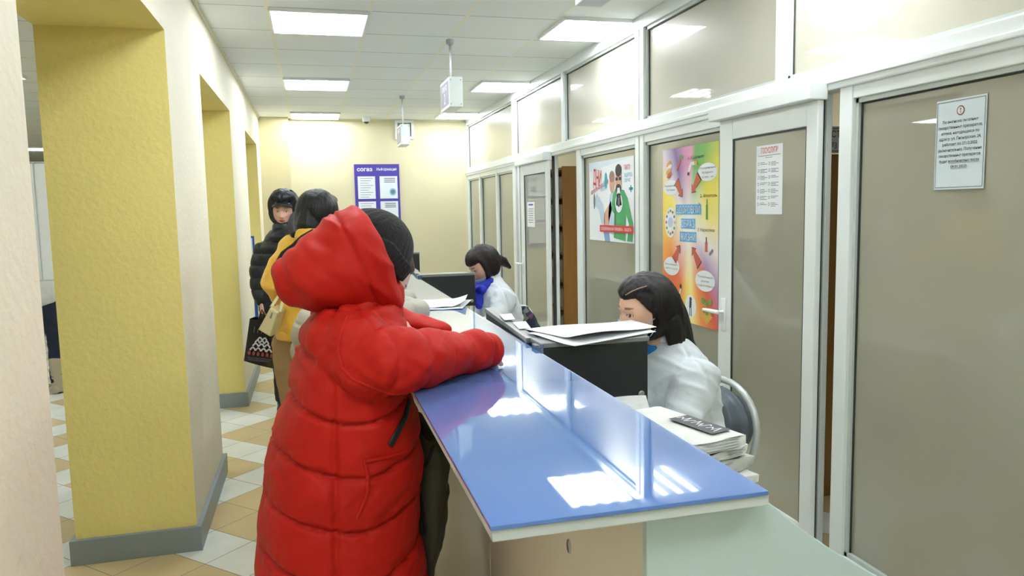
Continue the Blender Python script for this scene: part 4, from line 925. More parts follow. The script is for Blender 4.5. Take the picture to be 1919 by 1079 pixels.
# ================================================================== man in the black hooded puffer jacket
def quilt(me,per,amp,off=0,seed=1,slope=0,crump=.003):
    puffer(me,lambda c:(c[:,2]+slope*c[:,0]+.01*vnoise(c,(3,3,3),seed))/per+off,amp,crump,seed)
def prof_loft(mb,prof,Y,n=30,e=.95,cap='start'):
    rings=[]
    for y,xl,xr,hw in prof:
        a,b=at(xl,y,Y=Y),at(xr,y,Y=Y); z=(a.z+b.z)/2; a.z=b.z=z; rings.append(((a+b)/2,(b-a)/2,V((0,hw,0))))
    mb.loft(rings,n,e=e,cap=cap); return rings
blackP=mat('black_puffer_nylon',(26,30,34),rough=.45,spec=.4,bump=.3,bscale=40,var=.08)
def man():
    r=thing('person',(-.2,6.25,0),'older man in black hooded puffer jacket and peaked cap facing the viewer','person')
    Y=6.2; J,F,L,p=stand(-.19,6.25,-86,1.72)
    hc=at(531,395,Y=6.14); Hd=((hc.x,hc.y,hc.z),(-.10,-1,-.06),(.04,0,1),1.0)
    J['neck']=V((-.20,6.22,1.43)); J['shR']=V((-.345,6.24,1.33)); J['elR']=V((-.435,6.22,1.10)); w_=at(490,566,Y=6.12); J['wrR']=w_; J['hdR']=V((.05,-.05,-1)); J['shL']=V((-.06,6.24,1.33))
    body_mesh(J,Hd,.0045,(222,176,156),r,curl=(.4,1.0),palm=((0,1,0),(1,.3,0)),brow=(120,104,92),lip=(178,104,96))
    mb=MB(); prof_loft(mb,[(424,512,562,.10),(440,500,566,.13),(462,486,574,.15),(500,483,580,.16),(560,485,580,.16),(600,486,580,.165),(632,488,578,.16)],Y)
    sh=at(497,468,Y=6.22); mb.limb([sh,at(487,505,Y=6.20),at(486,540,Y=6.17),at(491,563,Y=6.13)],[.085,.078,.066,.052],20)
    sh=at(566,468,Y=6.22); mb.limb([sh,at(578,515,Y=6.22),at(576,560,Y=6.2)],[.08,.075,.055],20)
    me=fuse(mb,.009,4); quilt(me,.092,.012,.2,3); c=finish(me,'puffer_jacket',blackP,r)
    # hood framing the face
    me=hair_mesh(Hd,top=.052,back=.05,side=.034,fringe=.060,fwd_side=.34,seed=5,low=-.20,voxel=.006,wild=.004)
    hd=finish(me,'hood',blackP,c)
    a=at(533,429,Y=6.15); me=fuse(MB().loft([(a-V((0,0,.06)),V((.125,0,0)),V((0,.11,0))),(a-V((0,0,.02)),V((.10,0,0)),V((0,.105,0))),(a+V((0,0,.012)),V((.088,0,0)),V((0,.10,0)))],26),.007,3); wrinkle(me,.006,(12,12,25),3); finish(me,'collar',blackP,c)
    # cap with peak under the hood
    f,l,u=hframe(Hd[1],Hd[2]); C_=V(Hd[0]); mb=MB(); vs=[];n=14
    for k,(o_,z_) in enumerate(((0,0),(0,.008))):
        for i in range(n+1):
            t=-1+2*i/n; vs.append(C_+f*(.075-.02*t*t)+l*t*.072+u*(.058+z_-.012*t*t)); vs.append(C_+f*(.125-.05*t*t)+l*t*.076+u*(.044+z_-.020*t*t))
    N=2*(n+1); fs=[]
    for i in range(n): a_=2*i; fs+=[(a_,a_+1,a_+3,a_+2),(N+a_+2,N+a_+3,N+a_+1,N+a_),(a_+1,N+a_+1,N+a_+3,a_+3)]
    mb.add(vs,fs); build(mb,'cap_peak',mat('dark_leather',(40,38,40),rough=.3),r,smooth=True)
    me=hair_mesh(Hd,top=.014,back=.010,side=.008,fringe=.050,fwd_side=.3,seed=6,low=.02,voxel=.006); finish(me,'cap',blackP,r)
    trousers(J,mat('black_trousers',(28,28,32),rough=.7),r)
    for k in 'LR': shoe(J['an'+k],J['to'+k],.16,mat('black_boot_leather',(32,30,30),rough=.4),'boot',r)
man()
# black printed carrier bag in his hand
def carrier():
    r=thing('carrier_bag',(-.42,6.1,.40),'glossy black carrier bag with white arches hanging from the hand of the man in black','bag')
    c=[at(468,597,Y=6.10),at(526,604,Y=6.0),at(519,692,Y=6.0),at(457,676,Y=6.10)]; n=V((-.35,-1,0)).normalized(); b=V((.03,.10,0))
    def q(u,v): return (c[0]*(1-u)+c[1]*u)*(1-v)+(c[3]*(1-u)+c[2]*u)*v
    mb=MB(); N=10; g=[]
    for s_ in (0,1):
        for j in range(N+1):
            for i in range(N+1):
                u,v=i/N,j/N; bulge=math.sin(math.pi*u)*(.25+.75*v)*.02; g.append(q(u,v)+(b+V((0,bulge,0)) if s_ else V((0,-bulge,0))))
    M_=(N+1)**2; fs=[]
    for j in range(N):
        for i in range(N): a=j*(N+1)+i; fs.append((a,a+N+1,a+N+2,a+1)); fs.append((M_+a,M_+a+1,M_+a+N+2,M_+a+N+1))
    for i in range(N):
        for e0,e1 in ((i,i+1),):
            fs.append((N*(N+1)+e0,M_+N*(N+1)+e0,M_+N*(N+1)+e1,N*(N+1)+e1)); fs.append((e0*(N+1),M_+e0*(N+1),M_+e1*(N+1),e1*(N+1))); fs.append((e0*(N+1)+N,e1*(N+1)+N,M_+e1*(N+1)+N,M_+e0*(N+1)+N))
    mb.add(g,fs); m=mat('glossy_black_film',(34,30,32),rough=.22,coat=.4)
    U_=(c[1]-c[0]); W=U_.length; D=(c[3]-c[0]); H=D.length; a=Art(c[0]+V((0,-.026,0)),U_,D,V((0,-1,0))); a.mb=mb; a.ms=[m]
    sil=mat('bag_silver_print',(196,196,200),rough=.5); rd=mat('bag_red_print',(140,60,56),rough=.5); gr=mat('bag_grey_print',(96,92,96),rough=.5)
    for j,(v,k,w0) in enumerate(((.66,4,.70),(.56,3,.56),(.48,3,.44),(.41,2,.30))):
        for i in range(k):
            uc=.5+(i-(k-1)/2)*w0/k; h=w0/k*.5; a.line([((uc-h)*W,(v+.05)*H),((uc-h*.5)*W,(v)*H),(uc*W,(v-.02)*H),((uc+h*.5)*W,v*H),((uc+h)*W,(v+.05)*H)],.012,'p',sil,2)
    for i in range(6): a.line([((.2+.12*i)*W,.30*H),((.2+.12*i)*W,(.16+.04*(i%3))*H)],.006,'p',gr,2); a.ellipse((.14+.145*i)*W,.78*H,.05*W,.05*H,'p',rd,1,14)
    for i in range(3): a.line([((.10+.02*i)*W,(.88+.03*i)*H),((.9-.04*i)*W,(.88+.03*i)*H)],.004,'p',gr,2)
    a.done(r,'bag_body')
    hh=at(491,583,Y=6.08); t1=q(.28,.0); t2=q(.62,.0); build(MB().limb([t1,hh+V((-.012,0,-.02)),hh+V((0,0,.012)),hh+V((.014,0,-.02)),t2],[.006]*5,8),'handle',m,r,smooth=True)
carrier()

# ================================================================== woman in the yellow hoodie
def yellow_woman():
    r=thing('person',(.04,4.1,0),'person in yellow hoodie and tan trousers with black hair, seen from behind','person')
    yM=mat('yellow_fleece',(236,186,60),rough=.85,sheen=.3,bump=.3,bscale=90,var=.04); Y=4.1
    J,F,L,p=stand(-.045,4.12,62,1.68); hc=at(598,404,Y=4.12); Hd=((hc.x,hc.y,hc.z),(.55,.80,-.22),(.12,.16,1),1.0)
    J['neck']=V((.02,4.12,1.46)); J['shL']=at(556,462,Y=4.16); J['elL']=at(520,528,Y=4.10); J['wrL']=at(560,560,Y=4.25); J['hdL']=V((.8,.6,.1)); J['shR']=at(636,466,Y=4.05); J['elR']=at(668,520,Y=4.08); J['wrR']=at(690,530,Y=4.3)
    body_mesh(J,Hd,.005,(222,182,162),r,curl=(.6,.6))
    mb=MB(); prof_loft(mb,[(440,566,626,.10),(452,552,640,.14),(478,542,650,.165),(530,534,652,.165),(580,522,652,.16),(606,518,652,.165),(628,516,652,.162)],Y)
    mb.limb([at(553,463,Y=4.15),at(533,498,Y=4.12),at(520,530,Y=4.10),at(536,560,Y=4.18),at(560,564,Y=4.26)],[.078,.078,.078,.062,.045],20)
    mb.limb([at(638,466,Y=4.06),at(664,515,Y=4.06),at(690,530,Y=4.28)],[.075,.065,.045],20)
    me=fuse(mb,.008,5); wrinkle(me,.010,(6,6,13),3); c=finish(me,'hoodie',yM,r)
    me=fuse(MB().loft([(at(590,458,Y=4.02),V((.095,.02,0)),V((-.02,.08,0))),(at(581,442,Y=4.01),V((.072,.02,0)),V((-.02,.075,.02))),(at(579,430,Y=4.02),V((.056,.02,0)),V((-.02,.06,.02)))],26),.006,4); wrinkle(me,.006,(8,8,16),5); finish(me,'hood',yM,c)
    a=at(516,618,Y=Y);
    me=fuse(prof_loft.__class__ and (lambda m_:(prof_loft(m_,[(616,517,653,.166),(630,517,653,.166)],Y),m_)[1])(MB()),.007,2); finish(me,'hem_band',yM,c)
    me=hair_mesh(Hd,top=.020,back=.030,side=.024,fringe=.06,seed=7,low=-.15,locks=[([(-.055,0,-.02),(-.07,0,-.09),(-.075,0,-.135)],[.085,.085,.07],.85)],strand=(40,40,5)); finish(me,'hair',hairM('black_hair',(12,11,13)),r)
    tr=trousers(J,mat('tan_trousers',(172,140,96),rough=.8,var=.05),r,r=(.115,.075,.06))
    for k in 'LR': shoe(J['an'+k],J['to'+k],.14,mat('dark_shoe',(36,34,36),rough=.5),'shoe',r)
    return c
yc_=yellow_woman()
def sash():
    r=thing('shoulder_bag_strap',(-.1,4.0,1.2),'wide black bag strap across the yellow hoodie shoulder','strap')
    bk=mat('black_webbing',(26,26,26),rough=.7)
    P=[at(592,438,Y=3.80),at(572,452,Y=3.80),at(554,466,Y=3.83),at(538,481,Y=3.88),at(524,498,Y=3.94)]
    build(MB().limb(P,[.030,.036,.030,.038,.030],14,flat=.35,up=(.3,-1,.3)),'strap_band',bk,r,smooth=True)
    build(MB().limb([at(562,398,Y=4.3),at(553,408,Y=4.25),at(549,424,Y=4.2),at(552,440,Y=4.1)],[.02,.03,.03,.02],14),'strap_loop',bk,r,smooth=True)
sash()
def handbag():
    r=thing('handbag',(-.2,3.95,.9),'small pale beige handbag hanging from the yellow sleeve','handbag'); m=mat('beige_leather',(208,196,146),rough=.45,bump=.2,bscale=90); Y=3.93
    c=[at(514,572,Y=Y),at(529,582,Y=Y),at(514,628,Y=Y),at(491,614,Y=Y)]; d=V((.035,.14,0)); mb=MB()
    cen=sum(c,V())/4
    rings=[]
    for k in (0,.15,.5,.85,1):
        f=.93 if k in(0,1) else 1.0; 
        rings.append([cen+(q-cen)*f+d*(k-.5) for q in c])
    n=24; vs=[]; fs=[]
    for rg in rings:
        for i in range(n):
            t=i/n*4; j=int(t); f=t-j; vs.append(rg[j]*(1-f)+rg[(j+1)%4]*f)
    for a in range(4):
        for i in range(n): fs.append((a*n+i,a*n+(i+1)%n,(a+1)*n+(i+1)%n,(a+1)*n+i))
    fs.append(tuple(range(n))[::-1]); fs.append(tuple(range(4*n,5*n))); mb.add(vs,fs)
    me=fuse(mb,.004,4); finish(me,'bag_body',m,r)
    a,b=c[0]+d*-.3,c[1]+d*-.3
    build(MB().limb([a,at(517,562,Y=3.95),at(526,548,Y=3.98),at(534,548,Y=4.0),at(531,562,Y=3.97),b],[.009]*6,10,flat=.5),'handle',m,r,smooth=True)
    build(MB().limb([at(510,586,Y=3.86),at(507,596,Y=3.86)],.004,8),'clasp',steel,r,smooth=True)
handbag()

# ================================================================== person in the grey beige jacket bending over the counter
def beige_person():
    r=thing('person',(.1,2.85,0),'person in grey beige puffer jacket bending over the counter behind the red coat','person')
    bM=mat('grey_beige_puffer',(176,172,156),rough=.55,bump=.3,bscale=40,var=.05); Y=2.8
    J,F,L,p=stand(.06,2.82,5,1.6); Hd=((.25,2.83,1.335),(.75,.1,-.65),(.6,0,.8),.97)
    J['neck']=V((.17,2.82,1.24)); J['chest']=V((.10,2.82,1.14)); J['waist']=V((.06,2.82,1.03)); J['shL']=V((.14,2.98,1.19)); J['shR']=V((.14,2.68,1.19)); J['elR']=V((.27,2.66,1.215)); J['wrR']=V((.33,2.86,1.21)); J['elL']=V((.27,3.02,1.22)); J['wrL']=V((.33,2.92,1.22)); J['hdR']=V((-.4,.8,0)); J['hdL']=V((-.6,.3,0))
    body_mesh(J,Hd,.006,(220,180,160),r)
    mb=MB(); prof_loft(mb,[(565,590,700,.15),(580,562,715,.18),(600,550,715,.20),(630,546,712,.20),(655,545,710,.20),(676,552,708,.195)],Y)
    mb.limb([(.15,2.68,1.19),(.22,2.64,1.22),(.31,2.68,1.222),(.355,2.72,1.215)],[.085,.062,.058,.050],20); mb.limb([(.14,2.98,1.19),(.27,3.02,1.225),(.35,2.98,1.22)],[.085,.062,.05],20)
    me=fuse(mb,.007,4); quilt(me,.075,.010,.1,7); c=finish(me,'puffer_jacket',bM,r)
    e=V((.362,2.725,1.214)); build(MB().loft([(e,V((0,.03,0))+V((-.0,.02,0)),V((0,0,.048))),(e+V((.012,.008,0)),V((0,.048,0)),V((0,0,.046)))],20,cap=False),'cuff',mat('black_zip_tape',(26,24,26)),c,smooth=True)
    finish(hair_mesh(Hd,seed=9,voxel=.006),'hair',hairM('brown_hair',(84,62,44)),r)
    trousers(J,mat('dark_trousers',(40,40,46),rough=.7),r)
    for k in 'LR': shoe(J['an'+k],J['to'+k],.14,mat('dark_shoe',(36,34,36)),'shoe',r)
beige_person()
def behind_man():
    r=thing('person',(.13,5.05,0),'person with short brown hair almost hidden behind the black haired head','person')
    J,F,L,p=stand(.13,5.1,40,1.68); hc=at(611,400,Y=5.05); Hd=((hc.x,hc.y,hc.z),(.93,.36,-.1),(.1,0,1),1.0)
    J['neck']=V((hc.x-.04,5.07,1.45)); J['shL']=V((.06,5.26,1.38)); J['shR']=V((.16,4.95,1.38))
    J['elL']=V((.08,5.3,1.10)); J['elR']=V((.18,4.92,1.10)); J['wrL']=V((.14,5.3,.88)); J['wrR']=V((.24,4.94,.88))
    body_mesh(J,Hd,.006,(222,180,160),r); finish(hair_mesh(Hd,top=.016,back=.014,side=.012,fringe=.075,seed=11,voxel=.006),'hair',hairM('brown_hair',(84,62,44)),r)
    mb=MB(); mb.loft([((.10,5.1,1.46),(.075,0,0),(0,.09,0)),((.10,5.1,1.40),(.11,0,0),(0,.19,0)),((.10,5.1,1.25),(.13,0,0),(0,.19,0)),((.11,5.1,.95),(.13,0,0),(0,.18,0)),((.11,5.1,.78),(.135,0,0),(0,.18,0))],28)
    for k in 'LR': mb.limb([J['sh'+k],J['el'+k],J['wr'+k]],[.072,.06,.048],18)
    me=fuse(mb,.009,4); wrinkle(me,.008,(7,7,14),4); finish(me,'jacket',mat('charcoal_cloth',(52,54,60),rough=.8),r)
    trousers(J,mat('dark_trousers',(40,40,46)),r)
    for k in 'LR': shoe(J['an'+k],J['to'+k],.14,mat('dark_shoe',(36,34,36)),'shoe',r)
behind_man()

# ================================================================== seated clerks in white coats
coatM=mat('white_cotton_coat',(216,224,230),rough=.75,sheen=.15,bump=.25,bscale=60,var=.02)
maskM=mat('pale_blue_mask',(176,200,226),rough=.8)
def mask(Hd,parent,ztop=-.022,off=.006):
    d,fs=head_dirs(110,80); P=skull(d,off); x,y,z=P[:,0],P[:,1],P[:,2]; keep=(x>.030)&(z<ztop+.012*np.exp(-(y/.02)**2))&(z>-.116)&(np.abs(y)<.068)
    idx=np.where(keep)[0]; mp={int(i):k for k,i in enumerate(idx)}; f2=[tuple(mp[i] for i in f) for f in fs if all(i in mp for i in f)]
    P2=P[idx]; nz=np.exp(-(P2[:,1]/.02)**2-((P2[:,2]+.06)/.03)**2); P2[:,0]+=.006*nz
    w1=to_world(P2,Hd); me=bpy.data.meshes.new('mask'); me.from_pydata(w1.tolist(),[],f2); me.update(); o=finish(me,'face_mask',maskM,parent); so=o.modifiers.new('t','SOLIDIFY'); so.thickness=.0015
    c,fw,up,s=Hd; f,l,u=hframe(fw,up); C_=V(c)
    for sg in (1,-1):
        g=MB().limb([C_+s*(f*.045+l*sg*.074-u*.035),C_+s*(f*.015+l*sg*.082-u*.02),C_+s*(-f*.02+l*sg*.088+u*.0),C_+s*(-f*.018+l*sg*.086-u*.03),C_+s*(f*.03+l*sg*.074-u*.08)],[.0014]*5,6); build(g,'ear_loop',maskM,o,smooth=True)
    return o
def clerk(dx,dy,label,Hd,locks,seed,collar=None,scarf=None,near=True,hair=(20,15,15)):
    r=thing('person',(1.25+dx,2.33+dy,0),label,'person'); D=V((dx,dy,0)); A=lambda *t:V(t)+D
    J=dict(pelvis=A(1.27,2.33,.52),waist=A(1.25,2.33,.70),chest=A(1.21,2.33,.90),neck=A(1.14,2.32,1.07),shL=A(1.19,2.17,1.0),shR=A(1.19,2.49,1.0),elL=A(1.09,2.08,.83),wrL=A(.88,2.17,.80),elR=A(1.12,2.55,.80),wrR=A(.90,2.45,.80),hdL=V((-1,.1,0)),hdR=V((-1,-.2,0)),
        hpL=A(1.25,2.25,.50),hpR=A(1.25,2.41,.50),knL=A(.90,2.25,.52),knR=A(.90,2.42,.52),anL=A(.88,2.25,.09),anR=A(.88,2.42,.09),toL=A(.73,2.25,.035),toR=A(.73,2.42,.035))
    nk=V(Hd[0]); J['neck']=V((nk.x+.085,nk.y+.01,1.075 if near else 1.06))
    J['tsL']=1; J['tsR']=-1
    body_mesh(J,Hd,.004 if near else .005,(220,178,152),r,brow=(60,44,38),curl=(.35,.35))
    mb=MB(); mb.loft([(A(1.175,2.33,1.115),V((.055,0,-.02)),V((0,.075,0))),(A(1.19,2.33,1.07),V((.085,0,-.03)),V((0,.15,0))),(A(1.185,2.33,1.0),V((.130,0,-.02)),V((0,.205,0))),(A(1.195,2.33,.90),V((.152,0,0)),V((0,.20,0))),(A(1.205,2.33,.76),V((.160,0,0)),V((0,.195,0))),(A(1.245,2.33,.62),V((.155,0,0)),V((0,.21,0))),(A(1.26,2.33,.50),V((.165,0,0)),V((0,.22,0)))],34)
    for k,sg in (('L',-1),('R',1)):
        mb.limb([V(J['sh'+k])+V((.01,0,-.005)),V(J['sh'+k]).lerp(V(J['el'+k]),.5)+V((.01,0,0)),V(J['el'+k]),V(J['el'+k]).lerp(V(J['wr'+k]),.5),V(J['wr'+k])+V((.03,0,0))],[.080,.072,.066,.055,.045],22)
    me=fuse(mb,.006,5); co=coords(me); nn=normals(me)
    rotm=np.array([[.85,0,.5],[0,1,0],[-.5,0,.85]]); w_=.0065*(1-2*np.abs(vnoise(co@rotm,(5,8,26),seed,2)))+.0055*(1-2*np.abs(vnoise(co@rotm.T,(4,6,16),seed+3)))+.003*vnoise(co,(18,18,18),seed+5,2)
    seam=-.006*np.exp(-((co[:,0]-(1.19+dx)-.25*(1.0-co[:,2]))/.006)**2)*(nn[:,1]<-.4)
    setco(me,co+nn*(w_+seam)[:,None]); coat=finish(me,'white_coat',coatM,r)
    a=A(1.165,2.33,1.118); lp=MB().loft([(a+V((.01,0,-.04)),V((.085,0,-.03)),V((0,.11,0))),(a+V((.0,0,.0)),V((.066,0,-.02)),V((0,.086,0))),(a+V((-.005,0,.014)),V((.058,0,-.02)),V((0,.074,0)))],28); me=fuse(lp,.005,3); finish(me,'collar',coatM,coat)
    if collar: 
        me=fuse(MB().loft([(A(1.165,2.33,.88),V((.112,0,0)),V((0,.14,0))),(A(1.15,2.33,.98),V((.092,0,0)),V((0,.13,0))),(A(1.135,2.33,1.05),V((.070,0,-.01)),V((0,.09,0)))],24),.005,3); wrinkle(me,.004,(12,12,20),3); finish(me,'blouse',collar,r)
    if scarf:
        mb=MB(); pts=[A(1.10+.068*math.cos(t),2.33+.082*math.sin(t),1.075+.035*math.cos(t)) for t in [2*math.pi*i/16 for i in range(17)]]; mb.limb(pts,[.028]*17,14)
        mb.limb([A(1.05,2.28,1.05),A(1.02,2.24,1.01),A(1.0,2.20,1.0)],[.03,.038,.02],14); mb.limb([A(1.05,2.28,1.05),A(1.03,2.22,1.0),A(1.035,2.19,.95)],[.03,.03,.018],14); mb.limb([A(1.04,2.25,1.04),A(1.06,2.18,1.06)],[.03,.02],12)
        me=fuse(mb,.005,3); wrinkle(me,.008,(16,16,16),4); finish(me,'neck_scarf',scarf,r)
    me=hair_mesh(Hd,top=.022,back=.030,side=.026,fringe=.050 if near else .032,fwd_side=.10 if near else .30,seed=seed,low=-.105,locks=locks,wild=.0028,strand=(40,40,4)); h=finish(me,'hair',hairM('dark_clerk_hair_%d'%near,hair),r)
    mask(Hd,r,-.022 if near else -.062)
    trousers(J,mat('dark_trousers',(40,40,46)),r,name='trousers',r=(.085,.07,.06))
    for k in 'LR': shoe(J['an'+k],J['to'+k],.12,mat('white_clog',(226,226,222),rough=.4),'shoe',r)
    return r,h
hc=at(1202,584,Y=2.47)
Hn=((hc.x+.008,hc.y,hc.z+.006),(-.985,-.15,-.13),(-.14,-.05,.98),.98)
rn,hn=clerk(.065,.165,'clerk in white coat with shoulder length dark hair, sitting beside the big black screen',Hn,
  [([(-.055,.055,.03),(-.055,.086,-.04),(-.065,.092,-.11),(-.075,.080,-.165)],[.045,.042,.038,.028],.55),([(-.055,-.055,.03),(-.055,-.086,-.04),(-.065,-.092,-.11),(-.07,-.07,-.165)],[.045,.042,.038,.028],.55),
   ([(-.06,.02,.02),(-.10,.02,-.06),(-.12,.03,-.12),(-.145,.04,-.16),(-.175,.05,-.178)],[.075,.066,.054,.038,.014],1.1),([(-.06,-.03,.02),(-.10,-.03,-.06),(-.115,-.03,-.13),(-.135,-.03,-.17)],[.07,.062,.048,.024],1.1),([(.05,.06,.075),(.02,.078,.045),(-.015,.086,.01)],[.02,.026,.03],.5)],21,collar=mat('turquoise_blouse',(24,120,190),rough=.7))
strap_on(hn,[(1172,553),(1184,546),(1198,540),(1212,536)],.0022,.001,'parting',mat('scalp',(150,118,90),rough=.6),lift=.0005)
hc=at(904,497,Y=4.95)
Hf=((hc.x,hc.y,hc.z),(-.86,-.20,-.47),(-.48,-.08,.88),1.0)
rf,hf=clerk(.0,2.62,'clerk in white coat with face mask and royal blue scarf, looking down',Hf,
  [([(-.07,.02,.0),(-.11,.0,-.03),(-.15,0,-.06),(-.17,0,-.12)],[.06,.045,.035,.015],1.0),([(-.01,.07,.03),(-.01,.084,-.03),(-.02,.083,-.075)],[.03,.03,.022],.6),([(-.01,-.07,.03),(-.01,-.084,-.03),(-.02,-.083,-.075)],[.03,.03,.022],.6)],33,scarf=mat('royal_blue_scarf',(26,44,176),rough=.7),near=False,hair=(28,17,19))

# chairs ---------------------------------------------------------------------
def chair():
    r=thing('office_chair',(1.30,2.47,0),'dark grey chair with silver tube back behind the near clerk','chair'); pad=mat('charcoal_vinyl',(74,84,92),rough=.45,bump=.2,bscale=80); tb=mat('silver_tube',(192,198,196),rough=.35,metal=.3)
    c=V((1.475,2.50,.712)); l=V((.28,-.96,0)); u=V((.10,.03,.99)).normalized(); n=l.cross(u)
    c2=c; f=-n if (-n).x<0 else n
    mb=MB(); 
    me=fuse(MB().loft([(c2-f*.018,l*.150,u*.140),(c2+f*.0,l*.170,u*.155),(c2+f*.018,l*.150,u*.140)],34),.005,4); finish(me,'backrest',pad,r)
    pts=[c2-f*.02+l*(.19*math.cos(t))+u*(.19*math.sin(t)-.015) for t in [math.pi*(-.22)+i*math.pi*1.44/22 for i in range(23)]]
    s1=V((1.40,2.36,.40)); pts=[pts[0]+V((-.05,0,-.22))]+pts+[pts[-1]+V((-.05,0,-.22))]
    build(MB().limb(pts,[.0135]*len(pts),14),'back_frame',tb,r,smooth=True)
    sc_=V((1.27,2.42,.44)); me=fuse(MB().loft([(sc_-V((0,0,.03)),V((.19,.05,0)),V((-.05,.19,0))),(sc_+V((0,0,.0)),V((.205,.05,0)),V((-.05,.205,0))),(sc_+V((0,0,.02)),V((.19,.05,0)),V((-.05,.19,0)))],34),.007,4); finish(me,'seat',pad,r)
    for a,b in ((1,1),(1,-1),(-1,1),(-1,-1)):
        q=sc_+V((.17*a,.16*b,-.02)); build(MB().limb([q,V((q.x+.02*a,q.y+.02*b,.012))],[.0125,.0125],12),'leg',tb,r,smooth=True)
    return r
ch=chair(); ch.location=(1.35,2.62,0); dup(ch,(1.22,5.12,0),'chair behind the masked clerk, half covered by a floral cloth')
def cloth():
    m=bpy.data.materials.new('floral_cloth'); m.use_nodes=True; nt=m.node_tree; b=nt.nodes['Principled BSDF']; vn=nt.nodes.new('ShaderNodeTexVoronoi'); vn.inputs['Scale'].default_value=28; tcc=nt.nodes.new('ShaderNodeTexCoord'); nt.links.new(tcc.outputs['Object'],vn.inputs['Vector']); sp=nt.nodes.new('ShaderNodeSeparateXYZ'); nt.links.new(vn.outputs['Color'],sp.inputs[0]); rp=nt.nodes.new('ShaderNodeValToRGB'); rp.color_ramp.interpolation='CONSTANT'; nt.links.new(sp.outputs[0],rp.inputs[0])
    st=[(0,(30,40,64)),(.42,(40,78,70)),(.58,(96,52,84)),(.72,(34,44,60)),(.86,(120,130,110))]
    while len(rp.color_ramp.elements)<5: rp.color_ramp.elements.new(.5)
    for e,(p_,c_) in zip(rp.color_ramp.elements,st): e.position=p_; e.color=lin(c_)
    nt.links.new(rp.outputs[0],b.inputs['Base Color']); b.inputs['Roughness'].default_value=.8
    mb=MB(); A=lambda x,y,Y=5.0: at(x,y,Y=Y)
    mb.loft([(A(995,640),V((.085,0,0)),V((0,.06,0))),(A(994,612),V((.072,0,0)),V((0,.055,0))),(A(988,592),V((.052,0,0)),V((0,.05,0))),(A(984,579),V((.03,0,0)),V((0,.035,0)))],26); me=fuse(mb,.005,3); wrinkle(me,.008,(12,12,14),3)
    o=finish(me,'draped_cloth',m); tag(o,'dark floral cloth draped over a chair back behind the masked clerk','cloth')
cloth()

# ================================================================== person in the side hall
def hall_person():
    r=thing('person',(-2.36,7.6,0),'person in white jacket, dark jeans and tall pale boots in the side hall','person')
    J,F,L,p=stand(-2.38,7.62,80,1.66,lean=.1); q=p(.06,0,1.56); Hd=((q.x,q.y,q.z),(F.x,F.y,-.1),(0,0,1),1.0); body_mesh(J,Hd,.006,(220,180,160),r)
    finish(hair_mesh(Hd,seed=13,voxel=.006),'hair',hairM('brown_hair',(84,62,44)),r)
    mb=MB(); c=p(0,0,0)
    mb.loft([(p(0,0,1.46),L*.085,F*.07),(p(0,0,1.38),L*.19,F*.11),(p(0,0,1.2),L*.19,F*.14),(p(0,0,.95),L*.19,F*.15),(p(0,0,.90),L*.185,F*.15)],28)
    for k in 'LR': mb.limb([J['sh'+k],J['el'+k],J['wr'+k]],[.075,.062,.05],18)
    me=fuse(mb,.009,4); wrinkle(me,.008,(7,7,14),5); finish(me,'jacket',mat('white_jacket',(222,226,222),rough=.6),r)
    trousers(J,mat('dark_blue_jeans',(36,46,72),rough=.85,var=.15,vscale=20),r,r=(.105,.07,.06))
    for k in 'LR': shoe(J['an'+k],J['to'+k],.30,mat('pale_boot_suede',(196,186,160),rough=.8),'boot',r,r=.062)
hall_person()
# white board on a stand in the side hall
r=thing('display_board',(-2.0,6.0,0),'tall white board on a wheeled stand seen in the gap between the piers','board')
build(bx(-2.55,-1.5,6.0,6.03,1.145,1.965,.004),'panel',mat('white_board',(244,248,248),rough=.4),r)
g=MB(); 
for q in ((-2.55,-1.5,1.138,1.146),(-2.55,-1.5,1.964,1.972)): g.box(q[0],q[1],5.992,6.036,q[2],q[3])
g.box(-1.86,-1.855,5.994,6.0,1.146,1.964); build(g,'frame',frame2,r)
for x in (-2.56,-1.49):
    build(MB().limb([(x,6.015,.06),(x,6.015,1.98)],.013,12),'post',steel,r,smooth=True); build(MB().limb([(x,5.78,.05),(x,6.25,.05)],.015,12),'foot',steel,r,smooth=True)
    for y in (5.8,6.23): build(MB().ell((x,y,.024),.011,.0235,.0235),'wheel',mat('black_rubber',(30,30,30)),r,smooth=True)
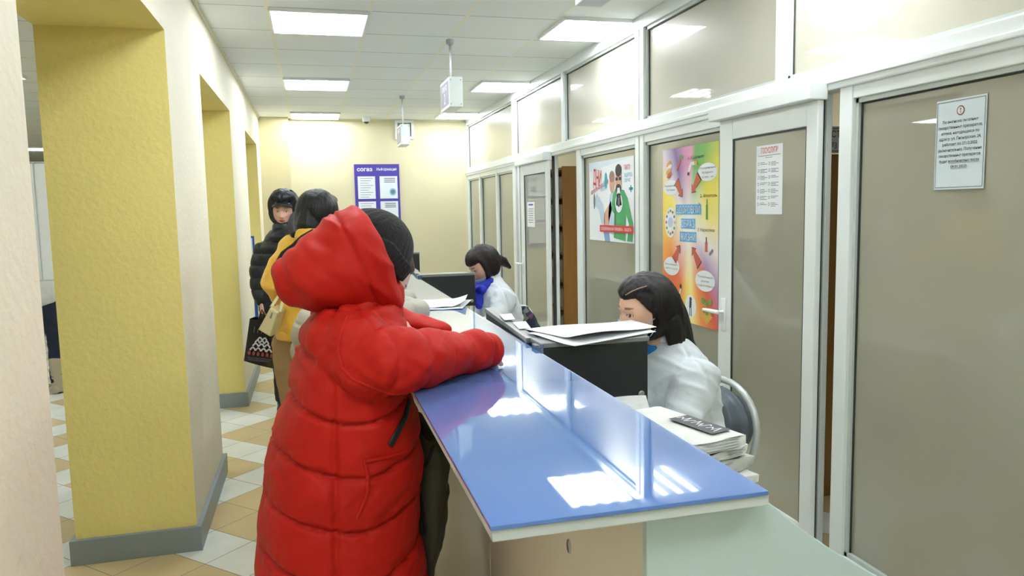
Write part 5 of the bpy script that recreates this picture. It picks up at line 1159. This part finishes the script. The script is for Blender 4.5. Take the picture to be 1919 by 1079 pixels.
# blue information stand beyond the second pier
bl=mat('blue_stand_panel',(30,76,158),rough=.4)
r=thing('information_stand',(-.83,8.5,0),'blue framed information stand beside the man in black, mostly hidden by the pier','stand')
build(bx(-1.05,-.602,8.5,8.53,.42,1.345,.003),'panel',bl,r); build(bx(-1.03,-.622,8.494,8.4995,.93,1.325,.001),'sheet',mat('pale_blue_sheet',(206,224,236),rough=.5),r)
for x in (-1.0,-.66): build(bx(x-.012,x+.012,8.505,8.525,.02,.43),'leg',bl,r); build(bx(x-.02,x+.02,8.38,8.65,.0,.022,.003),'foot',bl,r)

# ================================================================== archive room behind the partition
wood=mat('brown_shelf_wood',(176,128,66),rough=.45,var=.12,vscale=5,stretch=(6,6,.6))
def shelf_unit(x0,x1,y0,y1,z0,z1,label,n,open_x=True):
    r=thing('archive_shelf',((x0+x1)/2,(y0+y1)/2,0),label,'shelf'); t=.02
    build(bx(x0,x1,y0,y0+t,z0 if z0<.05 else .0,z1),'side_panel',wood,r); build(bx(x0,x1,y1-t,y1,0,z1),'side_panel',wood,r); build(bx(x1-t,x1,y0+t,y1-t,.08,z1),'back_panel',wood,r)
    for k in range(n+1): z=.08+(z1-.1)*k/n; build(bx(x0,x1-t,y0+t,y1-t,z-t/2,z+t/2),'shelf_board',wood,r)
    cm=mat('archive_card_paper',(206,200,180),rough=.8,var=.2,vscale=60,stretch=(1,12,1))
    g=MB(); rr=random.Random(2)
    for k in range(n):
        z=.08+(z1-.1)*k/n+t/2+.001; h=(z1-.1)/n*.72; y=y0+t+.004
        while y<y1-t-.02:
            w_=rr.uniform(.010,.03); g.box(x0+.01+rr.uniform(0,.015),x1-.06,y,y+w_-.001,z,z+h*rr.uniform(.85,1)); y+=w_
    o=build(g,'card_files',cm,r); o['kind']='stuff'
    return r
shelf_unit(2.29,2.75,6.80,8.4,0,1.965,'brown wooden archive shelf packed with card files behind the far sliding door',7)
shelf_unit(2.40,2.90,3.40,4.9,0,1.825,'brown wooden archive cabinet behind the gap beside the big right pane'.replace(' right',''),6)
r=thing('shelf_sign',(2.62,3.39,1.835),'white archive section sign number three on top of the cabinet','sign')
a=Art((2.50,3.384,1.965),(1,0,0),(0,0,-1),(0,-1,0)).base(white,2.50,2.80,3.386,3.40,1.83,1.965)
a.text('УЧАСТОК',.006,.055,.034,'l',ink,'L',w=.20); a.text('№3',.052+.02,.112,.032,'l',ink,'L',w=.052); a.rect(0,.008,.3,.013,'l',greyi); a.rect(0,.122,.3,.127,'l',greyi); a.done(r,'sign_board')
